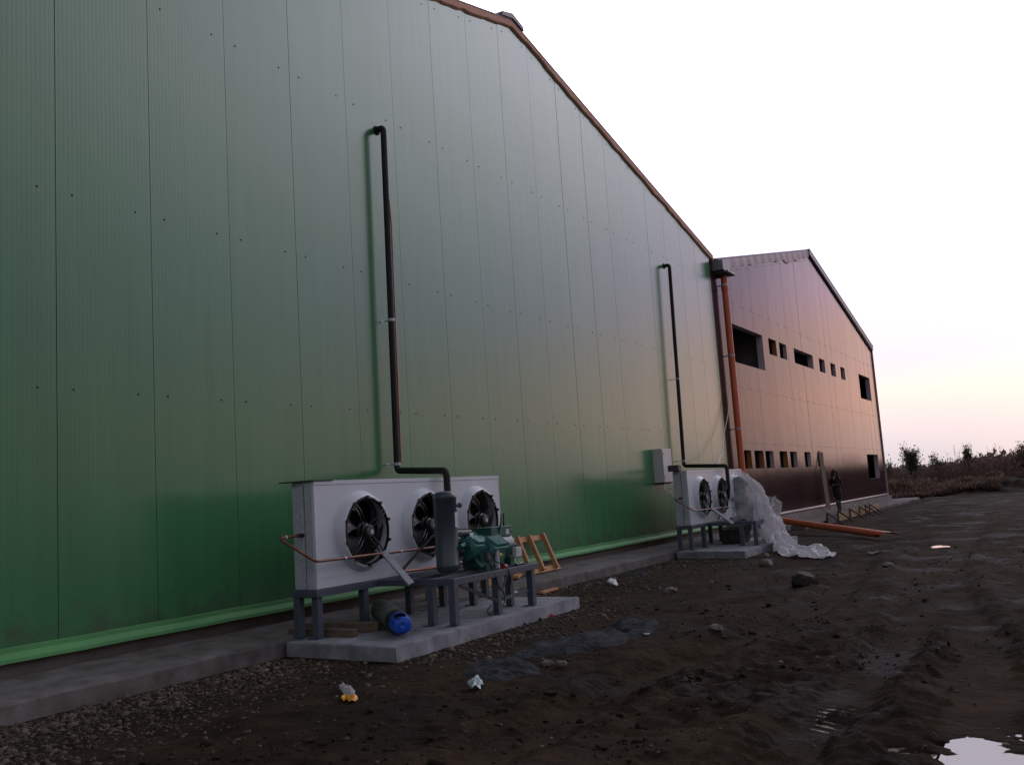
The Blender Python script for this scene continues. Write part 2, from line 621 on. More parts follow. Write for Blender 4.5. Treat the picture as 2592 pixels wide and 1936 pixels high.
# translucent plastic film
M_film = bpy.data.materials.new('clear_film')
M_film.use_nodes = True
fnt = M_film.node_tree
fb = fnt.nodes['Principled BSDF']
fb.inputs['Base Color'].default_value = (.86, .85, .88, 1)
fb.inputs['Roughness'].default_value = .42
tr = fnt.nodes.new('ShaderNodeBsdfTransparent')
tl = fnt.nodes.new('ShaderNodeBsdfTranslucent')
tl.inputs[0].default_value = (.88, .87, .90, 1)
mx1 = fnt.nodes.new('ShaderNodeMixShader')
mx1.inputs[0].default_value = .35
mx2 = fnt.nodes.new('ShaderNodeMixShader')
ft = fnt.nodes.new('ShaderNodeTexCoord')
fn_ = fnt.nodes.new('ShaderNodeTexNoise')
fn_.inputs['Scale'].default_value = 5
fn_.inputs['Detail'].default_value = 5
fnt.links.new(ft.outputs['Object'], fn_.inputs[0])
fr_ = fnt.nodes.new('ShaderNodeMapRange')
fr_.inputs[1].default_value = .35
fr_.inputs[2].default_value = .65
fr_.inputs[3].default_value = .22
fr_.inputs[4].default_value = .58
fnt.links.new(fn_.outputs[0], fr_.inputs[0])
fbp = fnt.nodes.new('ShaderNodeBump')
fbp.inputs['Strength'].default_value = .6
fbp.inputs['Distance'].default_value = .02
fnb = fnt.nodes.new('ShaderNodeTexNoise')
fnb.inputs['Scale'].default_value = 14
fnt.links.new(ft.outputs['Object'], fnb.inputs[0])
fnt.links.new(fnb.outputs[0], fbp.inputs['Height'])
fnt.links.new(fbp.outputs[0], fb.inputs['Normal'])
fnt.links.new(fb.outputs[0], mx1.inputs[1])
fnt.links.new(tl.outputs[0], mx1.inputs[2])
fnt.links.new(fr_.outputs[0], mx2.inputs[0])
fnt.links.new(tr.outputs[0], mx2.inputs[1])
fnt.links.new(mx1.outputs[0], mx2.inputs[2])
fnt.links.new(mx2.outputs[0], fnt.nodes['Material Output'].inputs[0])


# ------------------------------------------------------------------ ground
def vnoise(x, y, seed=0):
    xi, yi = np.floor(x).astype(np.int64), np.floor(y).astype(np.int64)
    xf, yf = x - xi, y - yi

    def h(a, b_):
        n = (a * 374761393 + b_ * 668265263 + seed * 974634777) & 0xFFFFFFFF
        n = ((n ^ (n >> 13)) * 1274126177) & 0xFFFFFFFF
        n = n ^ (n >> 16)
        return (n & 0xFFFF) / 65535.0

    u, v = xf * xf * xf * (xf * (xf * 6 - 15) + 10), yf * yf * yf * (yf * (yf * 6 - 15) + 10)
    return ((h(xi, yi) * (1 - u) + h(xi + 1, yi) * u) * (1 - v) + (h(xi, yi + 1) * (1 - u) + h(xi + 1, yi + 1) * u) * v) * 2 - 1


def fbm(x, y, s, o, seed):
    r = 0
    a = 1.0
    for i in range(o):
        r = r + a * vnoise(x / s + 13.7 * i, y / s - 7.1 * i, seed + i)
        s *= .5
        a *= .5
    return r


def sm(x, a, b_):
    q = np.clip((x - a) / (b_ - a), 0, 1)
    return q * q * (3 - 2 * q)


def ground_h(x, y):
    x = np.asarray(x, float)
    y = np.asarray(y, float)
    near = 1 - sm(np.hypot(x - 8.5, y), 60, 130)
    mud = sm(x, 2.4, 4.6) * near                     # calmer gravel strip by the pavement
    calm = 1 - .45 * sm(y, 8, 13) - .35 * sm(y, 13, 20)
    h = .02 + .040 * fbm(x, y, 4.5, 2, 3) * mud * calm
    lump = fbm(x, y, .8, 3, 21)
    h = h + (.012 * lump + .018 * np.abs(fbm(x, y, .40, 4, 31)) - .008) * mud * calm
    h = h + .010 * fbm(x, y, .13, 3, 41) * (.35 + mud)
    # churned clods in patches, mostly to the right
    cl = sm(fbm(x, y, 2.2, 3, 51) + .25 * sm(x, 5, 8) - .05, .0, .6) * sm(x, 3.6, 5.6) * near
    c1 = 1 - np.abs(fbm(x, y, .30, 4, 61))
    c2_ = 1 - np.abs(fbm(x + .11, y, .11, 3, 67))
    h = h + cl * calm * (.040 * (c1 ** 3 - .35) + .026 * (c2_ ** 2 - .5))
    # wheel ruts running past the building
    for cx, k, w in ((6.98, .00, .22), (5.35, .02, .25), (7.9, -.05, .25)):
        c = cx + .35 * np.sin(y * .23 + cx) * sm(y, 7, 12) + k * (y - 6) - .05 * (y - 6) * sm(y, 8, 20)
        d = (x - c) / w
        g = np.exp(-d * d) * (1 - sm(y, 25, 40)) * near
        h = h - .075 * g + .040 * np.exp(-((np.abs(d) - 1.5) ** 2) * 3) * (1 - sm(y, 14, 24)) * near
        h = h - .014 * g * np.sign(np.sin((y + .5 * np.abs(x - c)) * 6.2832 / .085)) * sm(y, 3, 4) * (1 - sm(y, 9, 12))
    h = np.where(near > .5, np.maximum(h, -.016 + .12 * h), h)      # no accidental hollows below the water line
    # tread pattern pressed into wet mud, and ragged puddle hollows
    wt = np.exp(-((x - 7.02 - .05 * (y - 6.5)) / .17) ** 2 - ((y - 6.48) / .36) ** 2)
    h = h * (1 - wt) + wt * (-.029 + .022 * np.sin((y * .92 + (x - 7.0) * .5) * 6.2832 / .10) + .012 * fbm(x, y, .09, 2, 88))
    rag = fbm(x, y, .16, 4, 91) * .85 + .5 * fbm(x * .6 + y * .8, y * .35, .09, 2, 95)
    for px, py, rx, ry, dp in ((7.49, 5.60, .12, .24, .068), (8.10, 5.74, .30, .16, .066), (8.6, 5.50, .36, .2, .07), (6.03, 21.1, .17, .22, .06), (7.86, 6.10, .07, .14, .06), (8.30, 6.35, .16, .07, .05)):
        dd = ((x - px) / rx) ** 2 + ((y - py) / ry) ** 2
        w_ = np.exp(-np.clip(dd + .25 + rag * (.85 + .6 * dd), 0, 60) * 1.1)
        h = h - dp * w_
    # soil heaps before the brush, banks far off
    for px, py, rx, ry, hh in ((3.6, 55.0, 1.4, 2.0, .42), (5.4, 55.5, 2.0, 2.2, .40), (7.8, 56, 3, 2.5, .5), (2.6, 49, .8, 1.2, .22), (4.4, 33, 1.2, 2.5, .12), (6.6, 14.5, 1.2, 1.6, .10)):
        dd = ((x - px) / rx) ** 2 + ((y - py) / ry) ** 2
        h = h + hh * np.exp(-dd) * (1 + .25 * fbm(x, y, .7, 3, 71))
    # keep it below the pavements, pads and buildings
    under = (1 - sm(x, 1.0, 1.25))
    h = h * (1 - under) + (.02) * under
    padm = ((x > .9) & (x < 2.72) & (((y > 7.3) & (y < 11.5)) | ((y > 18.7) & (y < 23.1))))
    h = np.where(padm, np.minimum(h, .02), h)
    return h


def axis_pts(segs):
    out = [segs[0][0]]
    for a, b_, s in segs:
        n = max(1, int(round((b_ - a) / s)))
        out += [a + (b_ - a) * (i + 1) / n for i in range(n)]
    return np.array(out)


def geo(a, b_, s, g):
    out = [a]
    while out[-1] < b_:
        out.append(out[-1] + s)
        s *= g
    return out[1:]


xs = np.array([-x for x in reversed(geo(.0, 3500, 2.0, 1.45))] + [0.0, .5, .9] + list(axis_pts([(1.0, 3.0, .05), (3.0, 9.4, .034)])) + geo(9.4, 3500, .06, 1.13))
ys = np.array([-x for x in reversed(geo(-3.2, 3500, .12, 1.16))] + list(axis_pts([(3.2, 9.0, .03), (9.0, 13.0, .045), (13, 24, .09), (24, 66, .22)])) + geo(66, 3500, .4, 1.15))
GX, GY = np.meshgrid(xs, ys, indexing='ij')
GZ = ground_h(GX, GY)
nx, ny = GX.shape
gv = np.stack([GX.ravel(), GY.ravel(), GZ.ravel()], 1)
idx = np.arange(nx * ny).reshape(nx, ny)
q = np.stack([idx[:-1, :-1].ravel(), idx[1:, :-1].ravel(), idx[1:, 1:].ravel(), idx[:-1, 1:].ravel()], 1)
me = bpy.data.meshes.new('ground')
me.vertices.add(len(gv))
me.vertices.foreach_set('co', gv.ravel())
me.loops.add(q.size)
me.loops.foreach_set('vertex_index', q.ravel())
me.polygons.add(len(q))
me.polygons.foreach_set('loop_start', np.arange(0, q.size, 4))
me.polygons.foreach_set('loop_total', np.full(len(q), 4))
me.update(calc_edges=True)
me.validate()
me.shade_smooth()
me.materials.append(M_mud)
go = bpy.data.objects.new('ground', me)
col.objects.link(go)
tag(go, 'churned dark muddy ground of the building site', kind='structure')


def gh(x, y):
    return float(ground_h(np.array([x]), np.array([y]))[0])


# puddle water sheets in the hollows
for (x0, y0, x1, y1) in ((6.72, 5.95, 7.33, 7.02), (7.35, 5.25, 7.72, 5.94), (7.735, 5.05, 9.4, 6.6), (5.65, 20.6, 6.5, 21.7)):
    w = MB().raw([(x0, y0, -.032), (x1, y0, -.032), (x1, y1, -.032), (x0, y1, -.032)], [(0, 1, 2, 3)]).build('water', M_water, smooth=0)
    tag(w, 'shallow muddy puddle reflecting the pale sky', kind='structure')

# ------------------------------------------------------------------ pavement strip and pads


def slab(name, x0, x1, y0, y1, zt0, zt1, zb, mtl, seed, step=.12, jx=.03, jz=.008, parent=None):
    """concrete slab with an uneven front edge; top falls from zt0 (wall) to zt1 (front)"""
    n = max(2, int((y1 - y0) / step))
    yy = np.linspace(y0, y1, n + 1)
    jf = fbm(yy, yy * 0 + seed, .6, 3, seed) * jx
    jt = fbm(yy, yy * 0 + seed + 5, .35, 3, seed + 3) * jz
    jb = fbm(yy, yy * 0 + seed + 9, .5, 3, seed + 4) * jx
    cols = []
    vs = []
    for i, y in enumerate(yy):
        xf = x1 + jf[i]
        vs += [(x0, y, zb), (x0, y, zt0 + jt[i] * .3), ((x0 + xf) / 2, y, (zt0 + zt1) / 2 + jt[i] * .5), (xf - .03, y, zt1 + jt[i]), (xf, y, zt1 - .02 + jt[i]), (xf + .01 + jb[i] * .5, y, zb)]
    k = 6
    fs = []
    for i in range(n):
        for j in range(k - 1):
            fs.append((i * k + j, i * k + j + 1, (i + 1) * k + j + 1, (i + 1) * k + j))
    fs.append(tuple(range(k)))
    fs.append(tuple(range(n * k, n * k + k)))
    return MB().raw(vs, fs).build(name, mtl, smooth=50)


o = slab('pavement', .0, 1.12, -8.0, 7.44, .222, .192, -.1, M_conc, 5)
tag(o, 'narrow concrete strip along the foot of the green wall', kind='structure')
o = slab('pavement', .0, 1.10, 7.445, 18.95, .215, .190, -.1, M_conc, 15)
tag(o, 'concrete strip along the green wall between the two pads', kind='structure')
o = slab('pavement', .0, 1.06, 18.955, 28.6, .21, .185, -.1, M_conc, 25)
tag(o, 'concrete strip behind the far cooling unit', kind='structure')
o = slab('pavement', .0, 1.50, 28.605, 52.6, .15, .14, -.1, M_plinth, 35, step=.3, jx=.08, jz=.03)
tag(o, 'rough earth and concrete strip before the brown wall', kind='structure')


def pad(y0, y1, yl, label):
    """pad slab: left end slightly skewed, ends at x 2.68"""
    n = 30
    e = []
    x0, x1 = 1.13, 2.68
    for i in range(11):
        t_ = i / 10
        e.append((x0 + (x1 - x0) * t_ + .0, y0 + (yl - y0) * t_ + random.uniform(-.012, .012)))
    for i in range(1, n):
        e.append((x1 + random.uniform(-.015, .015), yl + (y1 - yl) * i / n))
    e.append((x1 - .02, y1))
    for i in range(1, 9):
        e.append((x1 - (x1 - x0) * i / 8, y1 + random.uniform(-.03, .03)))
    k = len(e)
    cx, cy = sum(p[0] for p in e) / k, sum(p[1] for p in e) / k
    vs = []
    for (sc, z) in ((1.0, -.06), (1.0, .155), (.985, .170)):
        for (x, y) in e:
            ex = cx + (x - cx) * (sc if x > 1.2 else 1)
            vs.append((ex, cy + (y - cy) * (1 - (1 - sc) * .6), z + (random.uniform(-.006, .006) if z > 0 else 0)))
    fs = []
    for l in range(2):
        for i in range(k):
            j = (i + 1) % k
            fs.append((l * k + i, l * k + j, (l + 1) * k + j, (l + 1) * k + i))
    fs.append(tuple(2 * k + i for i in range(k)))
    mb = MB().raw(vs, fs)
    o = mb.build('concrete_pad', M_pad, smooth=30, loc=(cx, cy, 0))
    return tag(o, label, 'concrete pad', 'concrete equipment pads')


pad(7.50, 11.40, 7.42, 'pale grey concrete pad in the foreground carrying the near cooling unit')
pad(18.98, 23.0, 18.72, 'small grey concrete pad under the far cooling unit and plastic sheet')

# ------------------------------------------------------------------ green warehouse
GA_Y, GA_Z, SL = 15.35, 10.85, .2325
G0, G1 = 3.95, 26.44


def groof(y):
    return GA_Z - SL * abs(y - GA_Y)


gw = thing('green_warehouse', (0, G0, 0), 'large pale green panel clad warehouse with a low pitched gable', 'warehouse')
mb = MB()
seam0 = 5.6226
ks = [k for k in range(-2, 19)]
edges = [G0] + [seam0 + 1.15 * k for k in ks if G0 < seam0 + 1.15 * k < G1] + [G1]
for a, b_ in zip(edges[:-1], edges[1:]):
    a2, b2 = a + .0035, b_ - .0035
    yy = [a2] + ([GA_Y] if a2 < GA_Y < b2 else []) + [b2]
    oa, ob = random.uniform(-.0022, .0022), random.uniform(-.0022, .0022)   # panels never sit quite flush
    top = [(oa + (ob - oa) * (y - a2) / (b2 - a2), y, groof(y)) for y in yy]
    bot = [(oa * .5 + (ob - oa) * .5 * (y - a2) / (b2 - a2), y, .36) for y in yy]
    n = len(yy)
    front = bot + top[::-1]
    back = [(-.02, p[1], p[2]) for p in front]
    L = len(front)
    mb.raw(front + back, [tuple(range(L))] + [(i, (i + 1) % L, L + (i + 1) % L, L + i) for i in range(L)], 0)
# backing sheet, sides and rear of the hall
bk = [(-.02, G0, .36), (-.02, G1, .36), (-.02, G1, groof(G1)), (-.02, GA_Y, GA_Z), (-.02, G0, groof(G0))]
mb.raw(bk, [(0, 1, 2, 3, 4)], 1)
far = [(-42, p[1], p[2]) for p in bk]
mb.raw(far, [(4, 3, 2, 1, 0)], 0)
mb.raw([bk[0], far[0], far[4], bk[4]], [(0, 1, 2, 3)], 0)
# screw heads beside every joint
for k in ks:
    for dy in (-.202, .182):
        y = seam0 + 1.15 * k + dy
        if not G0 < y < G1 - .1:
            continue
        rows = [2.913, 4.944, 7.495, groof(y) - .22]
        for z in rows:
            if z < groof(y) - .1:
                mb.lathe([(.011, 0), (.010, .006), (.005, .009)], (.002, y, z), (1, 0, 0), 6, 2, False, True)
mb.build('wall', [M_green, M_gap, M_screw], gw, smooth=0)
# base flashing: vertical lip, sloping shoulder, drip edge
prof = [(.004, .485), (.022, .48), (.024, .435), (.075, .385), (.078, .350), (.060, .348)]
mb = MB()
ysf = list(np.linspace(G0, G1 - .02, 60))
vs, fs = [], []
for y in ysf:
    w_ = .003 * math.sin(y * 5.1) + .002 * math.sin(y * 17)
    vs += [(x + (w_ if i > 1 else 0), y, z + w_) for i, (x, z) in enumerate(prof)]
k = len(prof)
for i in range(len(ysf) - 1):
    for j in range(k - 1):
        fs.append((i * k + j, i * k + j + 1, (i + 1) * k + j + 1, (i + 1) * k + j))
mb.raw(vs, fs).build('base_flashing', M_flash, gw, smooth=20)
MB().box((-.30, G0 + .02, -.1), (-.012, G1 - .015, .355)).build('plinth', M_plinth, gw, smooth=0)
# raw-edged verge: torn foam along both slopes
mb = MB()
for (ya, yb) in ((G0, GA_Y), (GA_Y, G1 + .3)):
    n = int(abs(yb - ya) / .07)
    vs, fs = [], []
    for i in range(n + 1):
        y = ya + (yb - ya) * i / n
        zt = groof(y) + .05
        zb = groof(y) - .095 + .022 * vnoise(np.array([y * 5.]), np.array([1.]), 3)[0] + .018 * vnoise(np.array([y * 1.3]), np.array([2.]), 5)[0]
        vs += [(-.05, y, zt), (.055, y, zt), (.05, y, zb + .03), (.012, y, zb), (-.05, y, zb)]
    for i in range(n):
        for j in range(4):
            fs.append((i * 5 + j, i * 5 + j + 1, (i + 1) * 5 + j + 1, (i + 1) * 5 + j))
    fs += [(0, 1, 2, 3, 4), tuple(n * 5 + j for j in range(5))]
    mb.raw(vs, fs)
mb.build('verge_trim', M_foam, gw, smooth=30)
# roof sheets
mb = MB()
for ya, yb in ((G0 - .2, GA_Y), (GA_Y, G1 + .25)):
    za, zb = groof(ya) + .055, groof(yb) + .055
    mb.raw([(.06, ya, za), (.06, yb, zb), (-42, yb, zb), (-42, ya, za), (.06, ya, za + .025), (.06, yb, zb + .025), (-42, yb, zb + .025), (-42, ya, za + .025)],
           [(0, 1, 2, 3), (4, 5, 6, 7), (0, 1, 5, 4), (1, 2, 6, 5), (2, 3, 7, 6), (3, 0, 4, 7)])
mb.build('roof', M_roof, gw, smooth=0)
mb = MB()
rp = [(-.42, -.035), (-.40, .05), (0.0, .165), (.40, .05), (.42, -.035), (0, .06)]
mb.raw([(x, GA_Y + dy, GA_Z + .03 + dz) for x in (.085, -42) for dy, dz in rp], [(0, 1, 2, 3, 4, 5), (6, 7, 8, 9, 10, 11)] + [(i, (i + 1) % 6, 6 + (i + 1) % 6, 6 + i) for i in range(6)])
mb.build('ridge_cap', M_ridge, gw, smooth=0)

# ------------------------------------------------------------------ brown building
B0, B1 = 26.45, 52.35
BA_Y, BA_Z = 39.65, 10.95


def broof(y):
    return BA_Z - (BA_Z - 8.14) / (BA_Y - 26.85) * abs(y - BA_Y) if y < BA_Y else BA_Z - (BA_Z - 8.14) / (B1 - BA_Y) * (y - BA_Y)


holes = []   # (y0, y1, z0, z1, ochre reveal?)
for y0, y1, oc in ((28.07, 31.39, 0), (32.12, 33.1, 1), (33.5, 34.5, 0), (35.56, 38.56, 0), (39.63, 40.68, 0), (41.75, 42.72, 0), (43.79, 44.73, 0), (47.97, 50.85, 0)):
    z0 = 5.21 if y1 - y0 > 2.8 and y0 != 35.56 else 5.85
    holes.append((y0, y1, z0, 6.42, oc))
for y0, y1, oc in ((28.03, 28.85, 1), (29.18, 30.19, 1), (30.40, 31.36, 0), (32.11, 33.12, 1), (33.49, 34.47, 0), (35.54, 36.52, 0), (37.58, 38.58, 0)):
    holes.append((y0, y1, 1.93, 2.495, oc))
holes.append((47.83, 50.8, 1.28, 2.465, 0))
bw = thing('brown_building', (0, B0, 0), 'dark brown glossy panel clad gabled building with unglazed window openings', 'building')
mb = MB()
seams = [27.25 + 1.0675 * k for k in range(0, 24)]
poff = {}


def xoff(y):
    k = math.floor((y - seams[0]) / 1.0675)
    if k not in poff:
        poff[k] = (random.uniform(-.002, .002), random.uniform(-.002, .002))
    u = (y - seams[0]) / 1.0675 - k
    return poff[k][0] * (1 - u) + poff[k][1] * u


ybr = sorted(set([B0, B1, BA_Y] + [s for s in seams if B0 < s < B1] + [h[0] for h in holes] + [h[1] for h in holes]))
zbr = sorted(set([.40] + [h[2] for h in holes] + [h[3] for h in holes]))
for a, b_ in zip(ybr[:-1], ybr[1:]):
    a2 = a + (.004 if a in seams else 0)
    b2 = b_ - (.004 if b_ in seams else 0)
    for i, z0 in enumerate(zbr):
        z1 = zbr[i + 1] if i + 1 < len(zbr) else None
        yc = (a + b_) / 2
        zc = z0 + .02
        if any(h[0] < yc < h[1] and h[2] < zc < h[3] for h in holes):
            continue
        za = z1 if z1 else broof(a2)
        zb = z1 if z1 else broof(b2)
        xa, xb = xoff(a2 + 1e-4), xoff(b2 - 1e-4)
        mb.raw([(xa, a2, z0), (xb, b2, z0), (xb, b2, zb), (xa, a2, za)], [(0, 1, 2, 3)], 0)
        if a2 != a:
            mb.raw([(0, a2, z0), (0, a2, za), (-.02, a2, za), (-.02, a2, z0)], [(0, 1, 2, 3)], 0)
        if b2 != b_:
            mb.raw([(0, b2, z0), (0, b2, zb), (-.02, b2, zb), (-.02, b2, z0)], [(0, 1, 2, 3)], 0)
# dark joints behind the seams
for s in seams:
    if B0 < s < B1:
        zz = [.40] + [z for h in holes if h[0] - .01 < s < h[1] + .01 for z in (h[2], h[3])] + [broof(s)]
        zz = sorted(zz)
        for i in range(0, len(zz) - 1, 2):
            mb.raw([(-.02, s - .008, zz[i]), (-.02, s + .008, zz[i]), (-.02, s + .008, zz[i + 1]), (-.02, s - .008, zz[i + 1])], [(0, 1, 2, 3)], 1)
for s in seams:
    for dy in (-.19, .19):
        y = s + dy
        if not B0 + .3 < y < B1:
            continue
        for z in (1.55, 2.72, 4.45, 7.1, broof(y) - .35):
            if z > broof(y) - .25 or any(h[0] - .03 < y < h[1] + .03 and h[2] - .03 < z < h[3] + .03 for h in holes):
                continue
            mb.lathe([(.016, 0), (.013, .008), (.006, .012)], (0, y, z), (1, 0, 0), 6, 2, False, True)
# other walls
zl, zr = broof(B0), broof(B1)
mb.raw([(0, B1, .40), (-42, B1, .40), (-42, B1, zr), (0, B1, zr)], [(0, 1, 2, 3)], 0)
mb.raw([(-42, B0, .4), (-42, B1, .4), (-42, B1, zr), (-42, BA_Y, BA_Z), (-42, B0, zl)], [(0, 1, 2, 3, 4)], 0)
mb.build('wall', [M_brown, M_gap, M_screw], bw, smooth=0)
# reveals
for (y0, y1, z0, z1, oc) in holes:
    d = .22 if y1 - y0 > 2 else (.14 if not oc else .16)
    m_ = MB()
    m_.raw([(-.001, y0, z0), (-.001, y1, z0), (-.001, y1, z1), (-.001, y0, z1), (-d, y0, z0), (-d, y1, z0), (-d, y1, z1), (-d, y0, z1)],
           [(0, 1, 5, 4), (1, 2, 6, 5), (2, 3, 7, 6), (3, 0, 4, 7)])
    m_.build('window_opening', M_revealwood if oc else M_reveal, bw, smooth=0)
# floors and partition seen through the openings
mb = MB()
mb.box((-7, B0 + .1, .3), (-.24, B1 - .1, .45))
mb.box((-7, B0 + .1, 3.9), (-.24, B1 - .1, 4.1))
mb.box((-7.2, B0 + .1, .3), (-7.0, B1 - .1, 7.9))
for y in (31.8, 35.0, 39.1, 43.2, 47.2):
    mb.box((-7, y - .06, .46), (-.24, y + .06, 7.6))
mb.build('interior', M_interior, bw, smooth=0)
mb = MB()
mb.raw([(x + .001, y, z) for y in (B0, B1 + .03) for x, z in ((.003, .455), (.02, .45), (.045, .405), (.045, .37), (.0, .365))],
       [(i, i + 1, 6 + i, 5 + i) for i in range(4)])
mb.build('base_flashing', mat('brown_flashing', (.13, .085, .08), .4, ior=1.6), bw, smooth=0)
mb = MB()
mb.box((-.3, B0 + .02, -.1), (.03, B1 + .35, .355))
mb.box((.035, B0 + .6, -.1), (.12, B1 + .45, .315))
mb.build('plinth', mat('pale_plinth', (.27, .24, .21), .9, c2=(.17, .15, .13), nscale=2.2, detail=8, bump=.6, bscale=16), bw, smooth=0)
# verge trim, capped right slope and ragged film left slope
mb = MB()
for ya, yb, w_ in ((BA_Y, B1 + .12, .20),):
    p0, p1 = (0.03, ya, broof(ya) - .02), (.03, yb, broof(B1) - .02)
    mb.bar(p0, p1, .12, w_)
    MB().bar((.028, ya + .1, broof(ya) - .165), (.028, yb - .14, broof(B1) - .165), .06, .07).build('verge_gap', M_gap, bw, smooth=0)
mb.box((-.06, B1 - .005, .40), (.06, B1 + .06, broof(B1) - .1))
mb.build('verge_trim', mat('lilac_verge', (.46, .41, .46), .5), bw, smooth=0)
mb = MB()
mb.bar((-.09, 26.9, broof(26.9) + .09), (-.09, BA_Y, BA_Z + .09), .30, .03)
mb.bar((-.05, BA_Y, BA_Z + .105), (-.05, B1 + .2, broof(B1) + .105), .30, .03)
mb.build('verge_cap', M_verge, bw, smooth=0)
mb = MB()
n = 90
vs, fs = [], []
for i in range(n + 1):
    y = 27.3 + (BA_Y - 27.3) * i / n
    zt = broof(y) + .07
    lo = .30 + .07 * max(0, fbm(np.array([y]), np.array([3.]), .8, 3, 8)[0] + .15) + (.10 if 35.5 < y < 39.5 else .0) * (.5 + .5 * fbm(np.array([y]), np.array([9.]), .5, 2, 9)[0])
    vs += [(.03, y, zt), (.045 + .02 * math.sin(y * 7), y, zt - lo * .5), (.03, y, zt - lo)]
for i in range(n):
    for j in range(2):
        fs.append((i * 3 + j, i * 3 + j + 1, (i + 1) * 3 + j + 1, (i + 1) * 3 + j))
mb.raw(vs, fs).build('torn_film', mat('lilac_film', (.30, .24, .31), .5, c2=(.40, .28, .31), nscale=2.2), bw, smooth=60)
mb = MB()
for ya, yb in ((B0 + .2, BA_Y), (BA_Y, B1 + .15)):
    za, zb = broof(max(ya, 26.85)) + .02, broof(min(yb, B1)) + .02
    mb.raw([(-.05, ya, za), (-.05, yb, zb), (-42, yb, zb), (-42, ya, za), (-.05, ya, za + .05), (-.05, yb, zb + .05), (-42, yb, zb + .05), (-42, ya, za + .05)],
           [(0, 1, 2, 3), (4, 5, 6, 7), (0, 1, 5, 4), (1, 2, 6, 5), (2, 3, 7, 6), (3, 0, 4, 7)])
mb.build('roof', M_roof, bw, smooth=0)
# white twists of plastic seen inside two low openings
for (y, z, hh, lb) in ((36.0, 1.95, .36, 'white twist of plastic standing in the sixth low window opening'), (38.0, 1.97, .34, 'white twist of plastic behind the leaning board in the seventh low opening')):
    m_ = MB()
    vs, fs = [], []
    for i in range(13):
        t_ = i / 12
        a = t_ * 5 + y
        cx, cy = -.22 + .02 * math.sin(a * 1.3), y - .02 + .06 * math.sin(a)
        wd = .07 + .03 * math.sin(a * 2.1)
        vs += [(cx, cy - wd, z + hh * t_), (cx + .04, cy, z + hh * t_), (cx, cy + wd, z + hh * t_)]
    for i in range(12):
        for j in range(2):
            fs.append((i * 3 + j, i * 3 + j + 1, (i + 1) * 3 + j + 1, (i + 1) * 3 + j))
    o = m_.raw(vs, fs).build('plastic_strip', M_plastic_white, smooth=60, loc=(-.2, y, z))
    tag(o, lb, 'plastic strip', 'white plastic in the low windows')

# ------------------------------------------------------------------ gutter outlet and drainpipe
dp = thing('drainpipe', (.17, 27.2, .0), 'tall orange plastic drainpipe under a dark hopper at the corner of the two buildings', 'drainpipe')
MB().lathe([(.098, .25), (.098, 7.72)], (.17, 27.2, 0), (0, 0, 1), 28, 0, True, True).build('pipe', M_orange, dp)
mb = MB()
mb.box((-.08, 26.72, 7.83), (.32, 27.40, 8.14))
mb.box((-.02, 26.86, 7.77), (.42, 27.62, 7.825))
mb.build('hopper', mat('dark_grey_sheet', (.26, .28, .30), .45, metal=.2, c2=(.18, .19, .21), nscale=4), dp, smooth=0, bevel=.01)
for z in (7.45, 5.30, 3.10):
    mb = MB().lathe([(.102, -.022), (.106, -.022), (.106, .022), (.102, .022)], (.17, 27.2, z), (0, 0, 1), 24)
    mb.bar((.0, 27.2, z), (.08, 27.2, z), .03, .03)
    mb.build('pipe_clamp', M_galv, dp)
MB().lathe([(.099, 0), (.112, .005), (.112, .10), (.099, .105)], (.17, 27.2, 7.3), (0, 0, 1), 28).build('pipe_socket', M_orange, dp)

op = thing('drain_pipe', (.9, 27.45, 0), 'long orange plastic pipe lying on the mud beyond the plastic sheet, its far end broken', 'pipe')
a_, b__ = Vector((.55, 27.85, .42)), Vector((4.38, 23.66, .11))
MB().lathe([(.088, 0), (.088, (b__ - a_).length), (.080, (b__ - a_).length), (.080, 0)], a_, b__ - a_, 26).build('pipe', M_orange, op)
# torn half shell at the end
ax = (b__ - a_).normalized()
tt = Vector((0, 0, 1)) - ax * ax.z
tt.normalize()
bb = ax.cross(tt)
vs, fs = [], []
for i in range(9):
    ext = .72 - .06 * i + .05 * math.sin(i * 2)
    ang = R(-70 + 160 * i / 8)
    for s_ in range(5):
        p = b__ + ax * (ext * s_ / 4) + (tt * math.cos(ang) + bb * math.sin(ang)) * .088
        vs.append(p)
        vs.append(p - (tt * math.cos(ang) + bb * math.sin(ang)) * .006)
for i in range(8):
    for s_ in range(4):
        for l in range(2):
            a0 = (i * 5 + s_) * 2 + l
            fs.append((a0, a0 + 2, a0 + 12, a0 + 10))
MB().raw(vs, fs).build('broken_end', M_orange, op, smooth=40)

# white cable sagging from the drainpipe
pts = [Vector((.10, 27.0, 4.35)), Vector((.11, 26.85, 4.1)), Vector((.14, 26.5, 3.55)), Vector((.16, 25.85, 2.92)), Vector((.3, 25.1, 2.36)), Vector((.6, 23.6, 1.93)), Vector((1.0, 22.6, 1.885))]
o = MB().tube(pts, .012, 8, .2).build('cable', M_white_cable, loc=(.1, 27.0, 4.35))
tag(o, 'thin white cable drooping from the drainpipe to the far cooling unit', 'cable')

